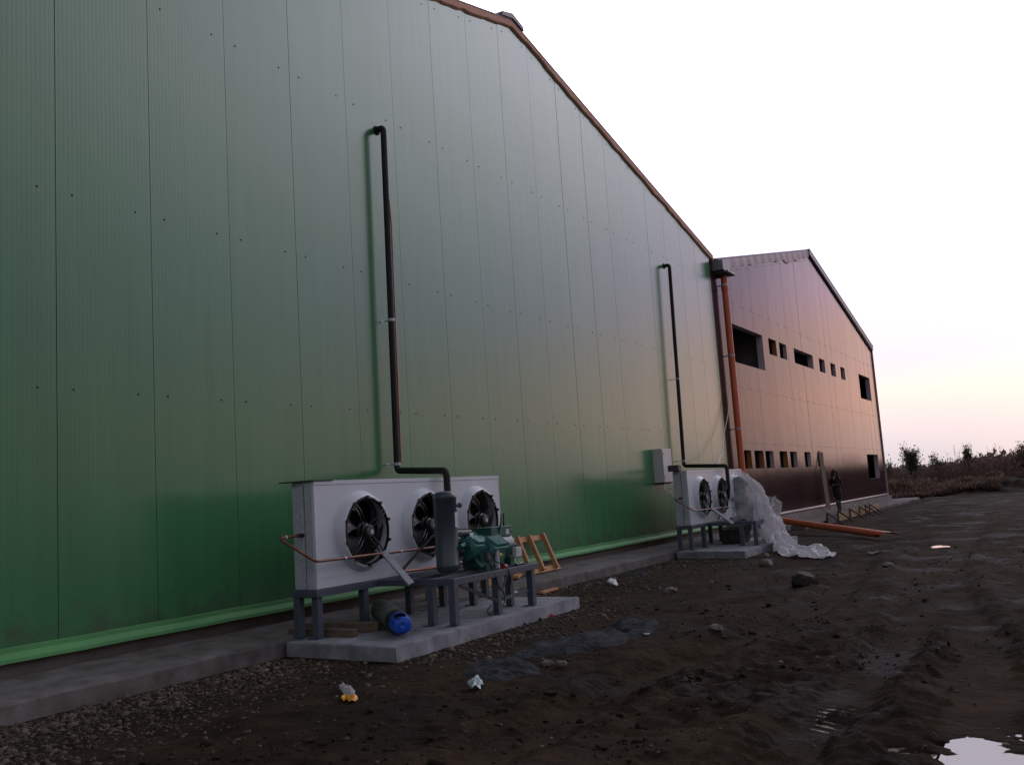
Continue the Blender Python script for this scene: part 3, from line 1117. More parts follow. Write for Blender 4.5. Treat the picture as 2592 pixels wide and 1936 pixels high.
# ------------------------------------------------------------------ control box
cb = thing('control_box', (0, 20.84, 1.64), 'light grey steel control cabinet on the green wall above the far cooling unit', 'control box')
MB().box((.0, 20.84, 1.65), (.235, 21.40, 2.45)).build('cabinet', M_boxgrey, cb, smooth=0, bevel=.006)
MB().box((.238, 20.843, 1.655), (.258, 21.397, 2.447)).build('door', M_boxgrey, cb, smooth=0, bevel=.006)
for z in (1.78, 2.33):
    MB().cyl((.258, 20.90, z), (.268, 20.90, z), .014, n=12).build('lock', M_rubber, cb)
MB().box((.02, 20.88, 1.615), (.22, 21.36, 1.648)).build('gland_plate', M_rubber, cb, smooth=0)
o = MB().tube([(.14, 21.0, 1.62), (.2, 20.9, 1.52), (.7, 20.2, 1.34), (1.1, 19.6, 1.22)], .016, 10, .1).build('conduit', M_white_cable, loc=(.14, 21.0, 1.6))
tag(o, 'pale conduit running from the control cabinet down to the far cooling unit', 'conduit')

# ------------------------------------------------------------------ condenser (built once, copied)
UX0, UX1, UY0, UY1, UZ0, UZ1 = 1.08, 1.40, 7.72, 11.57, .695, 1.867
FANY = (8.50, 9.735, 10.965)
FZ, FR = 1.272, .385


def make_condenser():
    t_ = thing('condenser', (1.24, 9.64, UZ0), 'white three fan condenser in the foreground on a blue grey steel stand', 'condenser', 'three fan condensers by the green wall')
    # white front tray with three round cut-outs
    mb = MB()
    yb = [UY0, (FANY[0] + FANY[1]) / 2, (FANY[1] + FANY[2]) / 2, UY1]
    z0, z1 = UZ0 + .002, UZ1 - .05
    N = 64
    for f_ in range(3):
        ya, yc, ye = yb[f_], FANY[f_], yb[f_ + 1]
        ci, ou = [], []
        for i in range(N):
            a = 2 * math.pi * i / N
            c_, s_ = math.cos(a), math.sin(a)
            ci.append((UX1, yc + .425 * c_, FZ + .425 * s_))
            ty = ((ye - yc) / c_ if c_ > 1e-6 else ((ya - yc) / c_ if c_ < -1e-6 else 1e9))
            tz = ((z1 - FZ) / s_ if s_ > 1e-6 else ((z0 - FZ) / s_ if s_ < -1e-6 else 1e9))
            r_ = min(ty, tz)
            ou.append((UX1, yc + r_ * c_, FZ + r_ * s_))
        # add exact rectangle corners by snapping nearest rim points
        for (cy, cz) in ((ya, z0), (ye, z0), (ya, z1), (ye, z1)):
            j = min(range(N), key=lambda q: (ou[q][1] - cy) ** 2 + (ou[q][2] - cz) ** 2)
            ou[j] = (UX1, cy, cz)
        mb.raw(ci + ou, [(i, (i + 1) % N, N + (i + 1) % N, N + i) for i in range(N)])
    # folded rims
    mb.box((UX1 - .035, UY0, z0 - .002), (UX1 + .001, UY0 + .003, z1))
    mb.box((UX1 - .035, UY1 - .003, z0), (UX1 + .001, UY1 + .001, z1))
    mb.box((UX1 - .30, UY0 + .001, z1 + .004), (UX1 + .006, UY1, UZ1))
    mb.box((UX1 - .02, UY0 + .001, z1 + .0005), (UX1 - .004, UY1, z1 + .0035))
    mb.box((UX1 + .0015, UY0 + .04, UZ0 + .115), (UX1 + .005, UY1 - .04, UZ0 + .119))
    mb.build('front_panel', M_white, t_, smooth=20)
    # galvanised ends
    mb = MB()
    mb.box((1.262, UY0 - .004, UZ0), (UX1 - .036, UY0 + .02, UZ1 - .012))
    MB().box((1.262, UY1 - .02, UZ0), (UX1 - .036, UY1 + .004, UZ1 - .012)).build('end_panel', M_galv, t_, smooth=0, bevel=.003)
    mb.box((1.330, UY0 - .0055, UZ0 + .78), (1.362, UY0 - .0045, UZ0 + .98))
    mb.build('end_panel', M_galv, t_, smooth=0, bevel=.003)
    mb = MB()
    mb.box((UX0, UY0 - .004, UZ0), (1.245, UY0 + .02, UZ1 - .015))
    MB().box((UX0, UY1 - .02, UZ0), (1.245, UY1 + .004, UZ1 - .015)).build('coil_end_plate', M_galv, t_, smooth=0, bevel=.003)
    mb.box((1.215, UY0 - .012, UZ0 + .02), (1.238, UY0 - .004, UZ1 - .03))
    mb.box((1.12, UY0 - .010, UZ0 + .02), (1.14, UY0 - .004, UZ1 - .03))
    mb.build('coil_end_plate', M_galv, t_, smooth=0, bevel=.003)
    MB().box((UX0 + .02, UY0 + .025, UZ0 + .01), (UX1 - .20, UY1 - .025, UZ1 - .03)).build('coil', M_coil, t_, smooth=0)
    # header stub
    mb = MB().cyl((1.225, UY0 - .004, 1.283), (1.225, UY0 - .09, 1.283), .022, n=14)
    mb.build('header_stub', M_rubber, t_)
    MB().box((1.15, UY0 - .013, 1.36), (1.185, UY0 - .0105, 1.52)).build('label', M_label, t_, smooth=0)
    # fans
    for yc in FANY:
        c = (UX1, yc, FZ)
        sh = MB().lathe([(.465, .0), (.456, .010), (.432, .05), (.414, .082), (.402, .090), (.392, .090), (.386, .08), (.384, -.08), (.40, -.10)], c, (1, 0, 0), 56)
        shroud = sh.build('fan', M_white, t_, smooth=40)
        # ring of the wire guard
        g = MB().lathe([(.386, .07), (.386, .098), (.370, .098), (.370, .07), (.386, .07)], c, (1, 0, 0), 56)
        for i in range(10):
            a = 2 * math.pi * i / 10 + .3
            p = Vector((UX1 + .112, yc + .387 * math.cos(a), FZ + .387 * math.sin(a)))
            g.box(p - Vector((.02, .018, .018)), p + Vector((.006, .018, .018)))
        g.build('guard_ring', M_black, shroud, smooth=40)
        # twin-rod motor arms, bent outwards at the rim
        ar = MB()
        for a0 in (R(128), R(-52), R(38), R(218)):
            dirv = Vector((0, math.cos(a0), math.sin(a0)))
            sd = Vector((0, -math.sin(a0), math.cos(a0)))
            for s_ in (-1, 1):
                off = sd * (.026 * s_)
                o_ = Vector((UX1 + .105, yc, FZ)) + off
                ar.tube([o_ + dirv * .08 - Vector((.03, 0, 0)), o_ + dirv * .26 + Vector((.02, 0, 0)), o_ + dirv * .375 + Vector((0.0, 0, 0))], .0085, 8, .04)
        ar.build('arm', M_black, shroud, smooth=40)
        hb = MB()
        hb.lathe([(.0, -.05), (.105, -.05), (.11, .02), (.085, .035), (.085, .075), (.07, .085), (.0, .09)], c, (1, 0, 0), 28)
        hb.build('hub', M_black, shroud, smooth=40)
        hb = MB().lathe([(.0, .09), (.060, .0905), (.066, .10), (.066, .128), (.058, .136), (.0, .138)], (UX1, yc, FZ), (1, 0, 0), 24)
        hb.build('motor_cap', M_hub, shroud, smooth=40)
        MB().lathe([(.0, .1385), (.028, .1386), (.024, .144), (0, .145)], (UX1, yc + .012, FZ - .018), (1, 0, 0), 16).build('label', M_label, shroud)
        for k in range(6):
            a0 = 2 * math.pi * k / 6 + .45
            vs, fs = [], []
            nr, na = 6, 5
            for i in range(nr + 1):
                rr = .10 + (.372 - .10) * i / nr
                half = R(17 + 9 * i / nr)
                sweep = R(22) * (i / nr) ** 1.3
                for j in range(na + 1):
                    u = j / na * 2 - 1
                    a = a0 + sweep + half * u
                    x_ = UX1 - .005 + .055 * u * (1 - .35 * i / nr)
                    vs.append((x_, yc + rr * math.cos(a), FZ + rr * math.sin(a)))
            for i in range(nr):
                for j in range(na):
                    fs.append((i * (na + 1) + j, i * (na + 1) + j + 1, (i + 1) * (na + 1) + j + 1, (i + 1) * (na + 1) + j))
            n0 = len(vs)
            vs2 = [(p[0] - .004, p[1], p[2]) for p in vs]
            MB().raw(vs + vs2, fs + [tuple(n0 + i for i in reversed(f_)) for f_ in fs]).build('blade', M_black, shroud, smooth=60)
    return t_


SHIFT = Vector((0, 11.55, 0))
cond = make_condenser()
cond2 = dup(cond, SHIFT, label='white three fan condenser farther along the wall, partly behind clear plastic sheet')
MB().raw([(.99, UY0 - .11, UZ1 - .004), (1.42, UY0 - .02, UZ1 - .004), (1.42, UY0 + .3, UZ1 - .004), (.99, UY0 + .3, UZ1 - .004),
          (.99, UY0 - .11, UZ1 + .008), (1.42, UY0 - .02, UZ1 + .008), (1.42, UY0 + .3, UZ1 + .006), (.99, UY0 + .3, UZ1 + .006)],
         [(0, 1, 2, 3), (4, 5, 6, 7), (0, 1, 5, 4), (1, 2, 6, 5), (2, 3, 7, 6), (3, 0, 4, 7)]).build('top_plate', M_rubber, cond, smooth=0)
for c_, dy in ((cond2, 0),):
    y = UY0 + SHIFT.y
    MB().box((1.03, y - .14, UZ1 - .004), (1.27, y + .06, UZ1 + .13)).build('dark_end_block', mat('dark_grey_cap', (.06, .055, .06), .6), c_, smooth=0, bevel=.012)


# ------------------------------------------------------------------ steel stand
def make_stand():
    t_ = thing('steel_stand', (1.5, 9.4, .17), 'blue grey square tube stand on the near pad under the condenser and compressor', 'steel stand', 'steel equipment stands')
    zt, zb = .69, .615
    zc = (zt + zb) / 2

    def beam(p0, p1, w=.06):
        MB().bar((*p0, zc), (*p1, zc), w, zt - zb).build('beam', M_steel, t_, smooth=0, bevel=.004)

    def leg(x, y, w=.085, top=zb - .001):
        m_ = MB()
        m_.box((x - w / 2, y - w / 2, .182), (x + w / 2, y + w / 2, top))
        m_.box((x - .085, y - .085, .166), (x + .085, y + .085, .180))
        m_.build('leg', M_steel, t_, smooth=0, bevel=.006)

    beam((1.10, UY0 - .05), (1.10, 11.60))
    beam((1.405, UY0 - .05), (1.405, 11.60))
    beam((1.131, UY0 - .02), (1.374, UY0 - .02))
    beam((1.131, 11.57), (1.374, 11.57))
    beam((1.436, 8.74), (2.449, 8.74))
    beam((1.436, 10.60), (2.449, 10.60))
    beam((2.48, 8.71), (2.48, 10.64))
    beam((1.80, 8.771), (1.80, 10.569), .05)
    beam((2.16, 8.771), (2.16, 10.569), .05)
    for x, y in ((1.12, UY0), (1.36, UY0 + .03), (1.38, 8.50), (1.12, 9.7), (1.13, 10.42), (1.14, 11.45), (1.39, 11.45),
                 (2.16, 8.755), (2.47, 8.74), (2.455, 9.67), (2.455, 10.50), (2.17, 10.43), (1.56, 10.50)):
        leg(x, y)
    m_ = MB()
    m_.bar((2.50, 8.83, .60), (2.50, 9.63, .33), .012, .04)
    m_.build('brace', M_rubber, t_, smooth=0)
    m_ = MB()
    m_.bar((2.45, 9.74, .36), (2.2, 10.42, .66), .012, .035)
    m_.build('brace', M_steel, t_, smooth=0)
    m_ = MB()
    m_.bar((2.445, 9.70, .33), (2.445, 10.46, .36), .02, .035)
    m_.build('brace', M_steel, t_, smooth=0)
    # loose galvanised angle leaning from the fan to the skid corner
    m_ = MB()
    a0, a1 = Vector((1.54, 8.70, 1.02)), Vector((2.06, 8.52, .665))
    d_ = (a1 - a0).normalized()
    s_ = d_.cross(Vector((.5, -.6, .6))).normalized()
    m_.bar(a0, a1, .075, .004, up=d_.cross(s_))
    m_.bar(a0 + s_ * .0375, a1 + s_ * .0375, .004, .045, up=d_.cross(s_))
    m_.build('angle_strut', M_galv, t_, smooth=0)
    return t_


stand = make_stand()
dup(stand, SHIFT, label='blue grey square tube stand on the far pad, partly behind plastic sheet')


# ------------------------------------------------------------------ liquid receiver
def make_tank():
    t_ = thing('receiver_tank', (2.05, 9.27, .69), 'upright slate grey cylindrical receiver tank at the near end of the skid, uncovered', 'receiver tank', 'receiver tanks')
    c = (2.05, 9.27, .0)
    r = .142
    MB().lathe([(.0, .70), (.06, .702), (.11, .72), (.136, .75), (r - .002, .775), (r, .78), (r, .805), (r - .003, .808), (r - .003, 1.575), (r, 1.578), (r, 1.60),
                (.137, 1.625), (.115, 1.652), (.07, 1.668), (.0, 1.672)], c, (0, 0, 1), 40).build('vessel', M_tank, t_, smooth=45)
    MB().lathe([(.10, .691), (.10, .72)], c, (0, 0, 1), 24, 0, True, True).build('foot_ring', M_tank, t_)
    for z, s_ in ((1.49, 1.0), (1.14, .9), (.95, 1.1), (.86, .8)):
        m_ = MB()
        d_ = Vector((.72, .69, 0)).normalized()
        p = Vector((2.05, 9.27, z)) + d_ * (r - .004)
        m_.cyl(p, p + d_ * .05 * s_, .018, n=12)
        m_.cyl(p + d_ * .035 * s_ - Vector((0, 0, .03)), p + d_ * .035 * s_ + Vector((0, 0, .035)), .013, n=10)
        m_.cyl(p + d_ * .05 * s_, p + d_ * .065 * s_, .024, n=6)
        m_.build('valve', M_brass, t_)
    # name plate wrapped on the shell
    vs = []
    for a in np.linspace(R(-6), R(24), 7):
        for z in (1.235, 1.415):
            vs.append((2.05 + (r + .0015) * math.cos(a), 9.27 + (r + .0015) * math.sin(a), z))
    MB().raw(vs, [(2 * i, 2 * i + 2, 2 * i + 3, 2 * i + 1) for i in range(6)]).build('label', M_label, t_)
    return t_


tank = make_tank()
dup(tank, SHIFT, label='upright slate grey receiver tank on the far skid, veiled by clear plastic')


# ------------------------------------------------------------------ compressor
def make_comp():
    X0, Y0 = 2.16, 9.98
    t_ = thing('compressor', (X0, Y0, .69), 'dark green piston compressor with ribbed heads beside the slate tank on the near skid', 'compressor', 'green compressors')
    mb = MB()
    # motor barrel and crankcase along y
    mb.lathe([(.0, -.53), (.115, -.53), (.13, -.51), (.135, -.30), (.165, -.27), (.165, -.02), (.175, .0), (.175, .05), (.160, .07), (.158, .40), (.150, .43), (.11, .455), (.0, .46)],
             (X0, Y0, .945), (0, 1, 0), 32)
    mb.box((X0 - .14, Y0 - .36, .735), (X0 + .14, Y0 + .16, .90))
    mb.box((X0 - .17, Y0 - .30, .692), (X0 + .17, Y0 - .22, .745))
    mb.box((X0 - .17, Y0 + .26, .692), (X0 + .17, Y0 + .34, .80))
    for i in range(12):
        a = 2 * math.pi * i / 12
        p = Vector((X0 + .135 * math.cos(a), Y0 + .455, .945 + .135 * math.sin(a)))
        mb.cyl(p - Vector((0, .06, 0)), p + Vector((0, .03, 0)), .011, n=8)
    mb.build('housing', M_comp, t_, smooth=35)
    # finned cylinder heads, two banks and the front bank
    for (cx, cy, cz, tx, ln, wd) in ((X0 + .165, Y0 - .07, .985, 44, .30, .20), (X0 - .15, Y0 - .10, 1.05, -40, .30, .20), (X0 + .09, Y0 - .42, 1.02, 38, .17, .17)):
        Mx = Matrix.Translation((cx, cy, cz)) @ Matrix.Rotation(R(tx), 4, 'Y')
        m_ = MB()
        m_.box((-wd / 2, -ln / 2, -.07), (wd / 2, ln / 2, .035), 0, Mx)
        nf = 7
        for i in range(nf):
            y_ = -ln / 2 + .02 + (ln - .04) * i / (nf - 1)
            Mf = Mx @ Matrix.Translation((0, y_, .036)) @ Matrix.Rotation(R(28), 4, 'Z')
            m_.box((-wd / 2 + .012, -.007, 0), (wd / 2 - .012, .007, .042), 0, Mf)
        m_.build('cylinder_head', M_fin, t_, smooth=0, bevel=.004)
    mb = MB()
    mb.box((X0 - .12, Y0 - .07, 1.06), (X0 + .12, Y0 + .40, 1.175))
    mb.box((X0 - .13, Y0 - .08, 1.176), (X0 + .13, Y0 + .41, 1.19))
    mb.build('terminal_box', M_comp, t_, smooth=0, bevel=.008)
    MB().box((X0 + .1205, Y0 + .27, 1.085), (X0 + .122, Y0 + .35, 1.15)).build('label', M_label, t_, smooth=0)
    mb = MB()
    mb.cyl((X0 + .03, Y0 + .40, 1.12), (X0 + .03, Y0 + .53, 1.115), .028, .022, 14)
    mb.cyl((X0 - .06, Y0 + .40, 1.10), (X0 - .06, Y0 + .48, 1.10), .02, n=12)
    mb.build('cable_gland', M_rubber, t_)
    # suction and discharge stop valves
    mb = MB()
    mb.cyl((X0 - .18, Y0 - .52, 1.155), (X0 - .14, Y0 - .16, 1.14), .042, n=16)
    mb.cyl((X0 - .18, Y0 - .56, 1.155), (X0 - .18, Y0 - .50, 1.155), .056, n=16)
    mb.build('suction_valve', M_hub, t_)
    mb = MB()
    mb.tube([(X0 + .02, Y0 - .35, .86), (X0 + .12, Y0 - .45, .82), (X0 + .2, Y0 - .45, .74)], .022, 10, .04)
    mb.tube([(X0 + .04, Y0 - .56, 1.02), (X0 + .05, Y0 - .66, 1.0)], .03, 10)
    mb.build('discharge_valve', M_comp, t_)
    # filter and sight glass at the front
    mb = MB().cyl((X0 + .21, Y0 - .12, .70), (X0 + .21, Y0 - .12, .92), .030, n=16)
    mb.build('oil_separator', M_galv, t_)
    mb = MB().box((X0 + .13, Y0 - .30, .80), (X0 + .19, Y0 - .20, .91))
    mb.build('pressure_switch', M_hub, t_, smooth=0, bevel=.01)
    mb = MB().box((X0 + .192, Y0 - .02, .84), (X0 + .194, Y0 + .03, .885))
    mb.raw([(X0 + .1905, Y0 - .02, .70), (X0 + .1905, Y0 + .03, .70)], [])
    mb.build('warning_sticker', M_yellow, t_, smooth=0)
    MB().box((X0 + .165, Y0 - .03, .80), (X0 + .1915, Y0 + .10, .90)).build('sticker_bracket', M_comp, t_, smooth=0)
    MB().cyl((X0 + .20, Y0 + .02, .70), (X0 + .20, Y0 + .10, .70), .03, n=12).build('red_plug', M_red, t_)
    mb = MB().box((X0 + .21, Y0 + .26, .80), (X0 + .26, Y0 + .40, .92))
    mb.box((X0 + .262, Y0 + .28, .85), (X0 + .264, Y0 + .38, .91))
    mb.build('junction_box', M_boxgrey, t_, smooth=0, bevel=.006)
    mb = MB()
    mb.tube([(X0 + .23, Y0 + .28, .80), (X0 + .25, Y0 + .24, .73), (X0 + .24, Y0 + .32, .70), (X0 + .26, Y0 + .40, .72), (X0 + .23, Y0 + .38, .80)], .009, 8, .04)
    mb.tube([(X0 + .23, Y0 + .33, .80), (X0 + .26, Y0 + .33, .71)], .010, 8)
    mb.build('cable_loop', M_label, t_)
    # supply cable arching over the terminal box
    mb = MB().tube([(X0 + .10, Y0 + .10, 1.05), (X0 + .15, Y0 + .12, 1.24), (X0 + .12, Y0 + .18, 1.35), (X0 + .08, Y0 + .31, 1.36), (X0 + .05, Y0 + .34, 1.18)], .009, 8, .12)
    mb.build('supply_cable', M_rubber, t_)
    # capillaries drooping through the frame
    mb = MB()
    mb.tube([(X0 + .20, Y0 - .30, .82), (X0 + .34, Y0 - .42, .72), (X0 + .36, Y0 - .36, .50), (X0 + .30, Y0 - .15, .40), (X0 + .32, Y0 - .18, .28), (X0 + .28, Y0 - .5, .195), (X0 + .3, Y0 - .55, .25), (X0 + .28, Y0 - .42, .30)], .007, 8, .08)
    mb.tube([(X0 + .2, Y0 - .2, .80), (X0 + .35, Y0 - .12, .72), (X0 + .36, Y0 - .06, .52), (X0 + .3, Y0 - .1, .36), (X0 + .3, Y0 - .3, .30)], .007, 8, .08)
    mb.build('capillary', M_rubber, t_)
    return t_


comp = make_comp()
dup(comp, SHIFT, label='dark green piston compressor on the far skid, almost hidden by plastic sheet')


# ------------------------------------------------------------------ insulated pipes on the wall
def wall_pipe(yt, yb_, x, yd, zend, label, zcl, zcopper):
    t_ = thing('insulated_pipe', (0, yt, 0), label, 'insulated pipe', 'black insulated pipes on the green wall')
    main = [(.0, yt + .04, 7.25), (.168, yt, 7.25), (.170, yb_, 2.035), (x, yd, 1.945), (x, yd, zend), (x + .50, yd - .10, zend)]
    MB().tube(main, .046, 16, .085).build('insulation', M_insul, t_, smooth=60)
    MB().lathe([(.047, .002), (.075, .004), (.07, .02), (.047, .03)], (0, yt + .04, 7.25), (1, 0, 0), 16).build('wall_collar', M_insul, t_)
    for z in zcl:
        y = yb_ + (yt - yb_) * (z - 2.035) / (7.25 - 2.035)
        mb = MB().lathe([(.047, -.02), (.053, -.02), (.053, .02), (.047, .02)], (.17, y, z), (0, 0, 1), 18)
        mb.cyl((.0, y - .0, z), (.125, y, z), .008, n=8)
        mb.box((.0, y - .04, z - .02), (.006, y + .04, z + .02))
        mb.bar((.16, y - .09, z + .005), (.16, y + .075, z - .005), .008, .012)
        mb.build('pipe_clamp', M_galv, t_)
    if zcopper:
        y1 = yb_ + (yt - yb_) * (zcopper - 2.035) / 5.215
        MB().tube([(.20, y1 + .035, zcopper), (.205, y1 + .05, zcopper - .4), (.205, yb_ + .052, 2.12)], .012, 8).build('liquid_line', M_copper_bright, t_)
    return t_


wall_pipe(10.885, 10.80, 1.52, 10.10, 1.14, 'tall black foam covered pipe rising up the green wall above the near condenser', (4.255, 2.13), 6.1)
wall_pipe(22.65, 22.43, 1.52, 21.65, 1.14, 'tall black foam covered pipe rising up the green wall beside the control cabinet', (4.245, 2.16), None)


# ------------------------------------------------------------------ copper lines
def copper(label, shift):
    s_ = Vector(shift)
    t_ = thing('copper_pipe', Vector((1.2, 7.4, 1.28)) + s_, label, 'copper pipe', 'copper pipes round the condensers')

    def P_(*p):
        return tuple(Vector(p) + s_)
    MB().tube([P_(1.225, 7.63, 1.283), P_(1.21, 7.36, 1.275), P_(1.54, 7.56, 1.005), P_(1.55, 9.9, .985)], .0165, 12, .06).build('tube', M_copper, t_, smooth=60)
    for y in (8.02, 9.02):
        m_ = MB().lathe([(.0175, -.012), (.021, -.012), (.021, .012), (.0175, .012)], P_(1.545, y, 1.002 - .0085 * (y - 7.56)), (0, 1, 0), 12)
        m_.bar(P_(1.545, y, 1.02), P_(1.545, y, 1.045), .01, .01)
        m_.bar(P_(1.405, y, .998 - .0085 * (y - 7.56)), P_(1.53, y, 1.0 - .0085 * (y - 7.56)), .008, .012)
        m_.build('clip', M_galv, t_)
    MB().lathe([(.018, 0), (.022, .0), (.022, .03), (.018, .03)], P_(1.216, 7.47, 1.279), (.05, -1, -.02), 12).build('coupling', M_label, t_)
    MB().tube([P_(1.58, 9.00, .755), P_(1.60, 9.75, .735), P_(2.0, 9.85, .78)], .018, 12, .05).build('lower_tube', M_copper_bright, t_, smooth=60)
    MB().tube([P_(1.60, 8.93, .76), P_(1.60, 9.60, 1.13), P_(1.66, 9.95, 1.2)], .017, 12, .05).build('rising_tube', M_insul, t_, smooth=60)
    return t_


copper('thin copper pipe looping round the near end of the near condenser', (0, 0, 0))
copper('thin copper pipe looping round the near end of the far condenser', SHIFT)

# ------------------------------------------------------------------ gas cylinder lying on the pad
gc_ = thing('gas_cylinder', (1.6, 8.7, .17), 'worn grey green gas cylinder with a blue cap lying on the near pad', 'gas cylinder')
p0, p1 = Vector((1.20, 9.02, .305)), Vector((2.44, 7.86, .300))
d_ = (p1 - p0).normalized()
Ln = (p1 - p0).length
rr = .130
MB().lathe([(.0, 0.0), (.09, .0), (.118, .012), (rr, .04), (rr, Ln - .52), (rr * .985, Ln - .50)], p0, d_, 36).build('vessel', M_cylgreen, gc_, smooth=40)
MB().lathe([(rr * .99, Ln - .50), (rr, Ln - .48), (rr * .98, Ln - .38), (rr * .86, Ln - .32), (rr * .5, Ln - .30), (0, Ln - .295)], p0, d_, 36).build('shoulder', M_cyldark, gc_, smooth=40)
# open guard cap: ring with two window cut-outs and a domed end
cap = MB()
n = 40
vs, fs = [], []
t1 = d_.orthogonal().normalized()
t2 = d_.cross(t1)
prof = [(.112, Ln - .315), (.113, Ln - .24), (.108, Ln - .14), (.09, Ln - .085), (.05, Ln - .065), (.0, Ln - .06)]
for r_, dd in prof:
    for i in range(n):
        a = 2 * math.pi * i / n
        vs.append(p0 + d_ * dd + (t1 * math.cos(a) + t2 * math.sin(a)) * max(r_, .001))
for k in range(len(prof) - 1):
    for i in range(n):
        a = 360 * i / n
        if k in (1, 2) and (20 < a < 95 or 200 < a < 275):
            continue
        j = (i + 1) % n
        fs.append((k * n + i, k * n + j, (k + 1) * n + j, (k + 1) * n + i))
co = cap.raw(vs, fs).build('cap', M_blue, gc_, smooth=40)
so = co.modifiers.new('solid', 'SOLIDIFY')
so.thickness = .006
MB().cyl(p0 + d_ * (Ln - .295), p0 + d_ * (Ln - .14), .022, n=12).build('valve', M_brass, gc_)


# ------------------------------------------------------------------ timber
def plank(name, p0, p1, w, h, m_, label, cat, group=None, bev=.004):
    p0, p1 = Vector(p0), Vector(p1)
    c = (p0 + p1) / 2
    o = MB().bar(p0, p1, w, h).build(name, m_, smooth=0, bevel=bev, loc=c)
    return tag(o, label, cat, group)


plank('plank', (.80, 8.13, .222), (1.76, 8.30, .222), .10, .10, M_woodold, 'long weathered brown beam lying across the near pad behind the gas cylinder', 'plank', 'timber on the near pad')
plank('plank', (.80, 7.90, .212), (1.74, 7.92, .212), .075, .08, M_woodold, 'short weathered beam at the left edge of the near pad behind two stand legs', 'plank', 'timber on the near pad')
plank('wood_block', (.62, 10.80, .262), (.62, 11.17, .262), .14, .10, M_wood, 'pale pine block lying on the strip behind the near stand', 'wood block', 'timber on the near pad')
plank('wood_block', (.60, 12.2, .26), (.62, 12.75, .26), .09, .10, M_wood, 'pale pine offcut by the wall, seen between the skid legs', 'wood block', 'timber on the near pad')
plank('plank', (.55, 13.25, .25), (.30, 13.85, .25), .12, .045, M_wood, 'pale pine board end on the strip beneath the leaning pallet', 'plank', 'timber on the near pad')
plank('plank', (1.30, 12.75, gh(1.3, 12.8) + .04), (1.25, 13.35, gh(1.25, 13.4) + .04), .09, .035, M_wood, 'short pine board on the gravel just beyond the near pad', 'plank')

# leaning pallet frame
pl = thing('pallet_frame', (.35, 14.5, .2), 'pale pine pallet frame leaning against the green wall beside the near skid', 'pallet')


def pp(u, v, n_=0.0):
    """u along y, v up the slope (0 bottom .. 1 top), n_ out of the face"""
    x = .46 + (.115 - .46) * v
    z = .235 + (.80 - .235) * v
    y = 13.92 + .10 * v + u
    nx_, nz_ = .56 / .66, .345 / .66
    return Vector((x + nx_ * n_, y, z + nz_ * n_))


for k, u in enumerate((.02, .43, .93)):
    MB().bar(pp(u - .06, .0, .06), pp(u + .03, 1.04, .06), .055, .075, up=(.85, 0, .52)).build('bar', M_wood, pl, smooth=0, bevel=.003)
for v, ov in ((.97, 1.10), (.04, 1.06)):
    MB().bar(pp(-.12, v, .008), pp(ov, v, .008), .028, .10, up=(-.52, 0, .85)).build('rail', M_wood, pl, smooth=0, bevel=.003)

# formwork along the brown wall strip
for i, (y0, y1, x0, x1, z, mt) in enumerate(((30.9, 32.0, 1.60, 1.66, .16, M_conc), (32.2, 33.5, 1.66, 1.72, .18, M_woodyellow), (34.2, 35.3, 1.70, 1.72, .20, M_woodyellow),
                                            (35.5, 37.3, 1.70, 1.66, .19, M_woodyellow), (37.7, 40.7, 1.64, 1.52, .19, M_woodyellow))):
    lb = ['grey formwork board nearest the lying orange pipe', 'yellow formwork board below the standing person', 'narrow yellow formwork board between two brown braces',
          'yellow formwork board short of the longest board', 'longest yellow formwork board at the far end of the row'][i]
    plank('formwork_board', (x0, y0, z), (x1, y1, z), .03, .26, mt, lb, 'formwork board', 'formwork boards along the strip')
for i, (y, x) in enumerate(((30.8, 1.64), (32.1, 1.70), (33.7, 1.75), (35.4, 1.76), (36.6, 1.74), (37.5, 1.72))):
    lb = ['brown brace holding the grey formwork board', 'brown brace between the grey board and the first yellow board', 'tallest brown brace, in front of the narrow yellow board',
          'brown brace past the narrow yellow board', 'brown brace midway along the formwork row', 'brown brace at the near end of the longest formwork board'][i]
    t_ = thing('formwork_brace', (x, y, 0), lb, 'brace', 'wooden braces of the formwork')
    MB().bar((x + .02, y, -.02), (x + .02, y, .40), .04, .05, up=(1, 0, 0)).build('stake', M_woodbrown, t_, smooth=0)
    MB().bar((x + .06, y, .36), (x + .52, y - .1, .03), .03, .05).build('strut', M_woodbrown, t_, smooth=0)

o = MB().bar((.33, 37.05, .33), (.035, 37.95, 2.5), .34, .03, up=(1, -.2, .2)).build('leaning_board', M_woodold, smooth=0, loc=(.33, 37.05, .33))
tag(o, 'long dull brown board leaning across a low window of the brown wall', 'board')


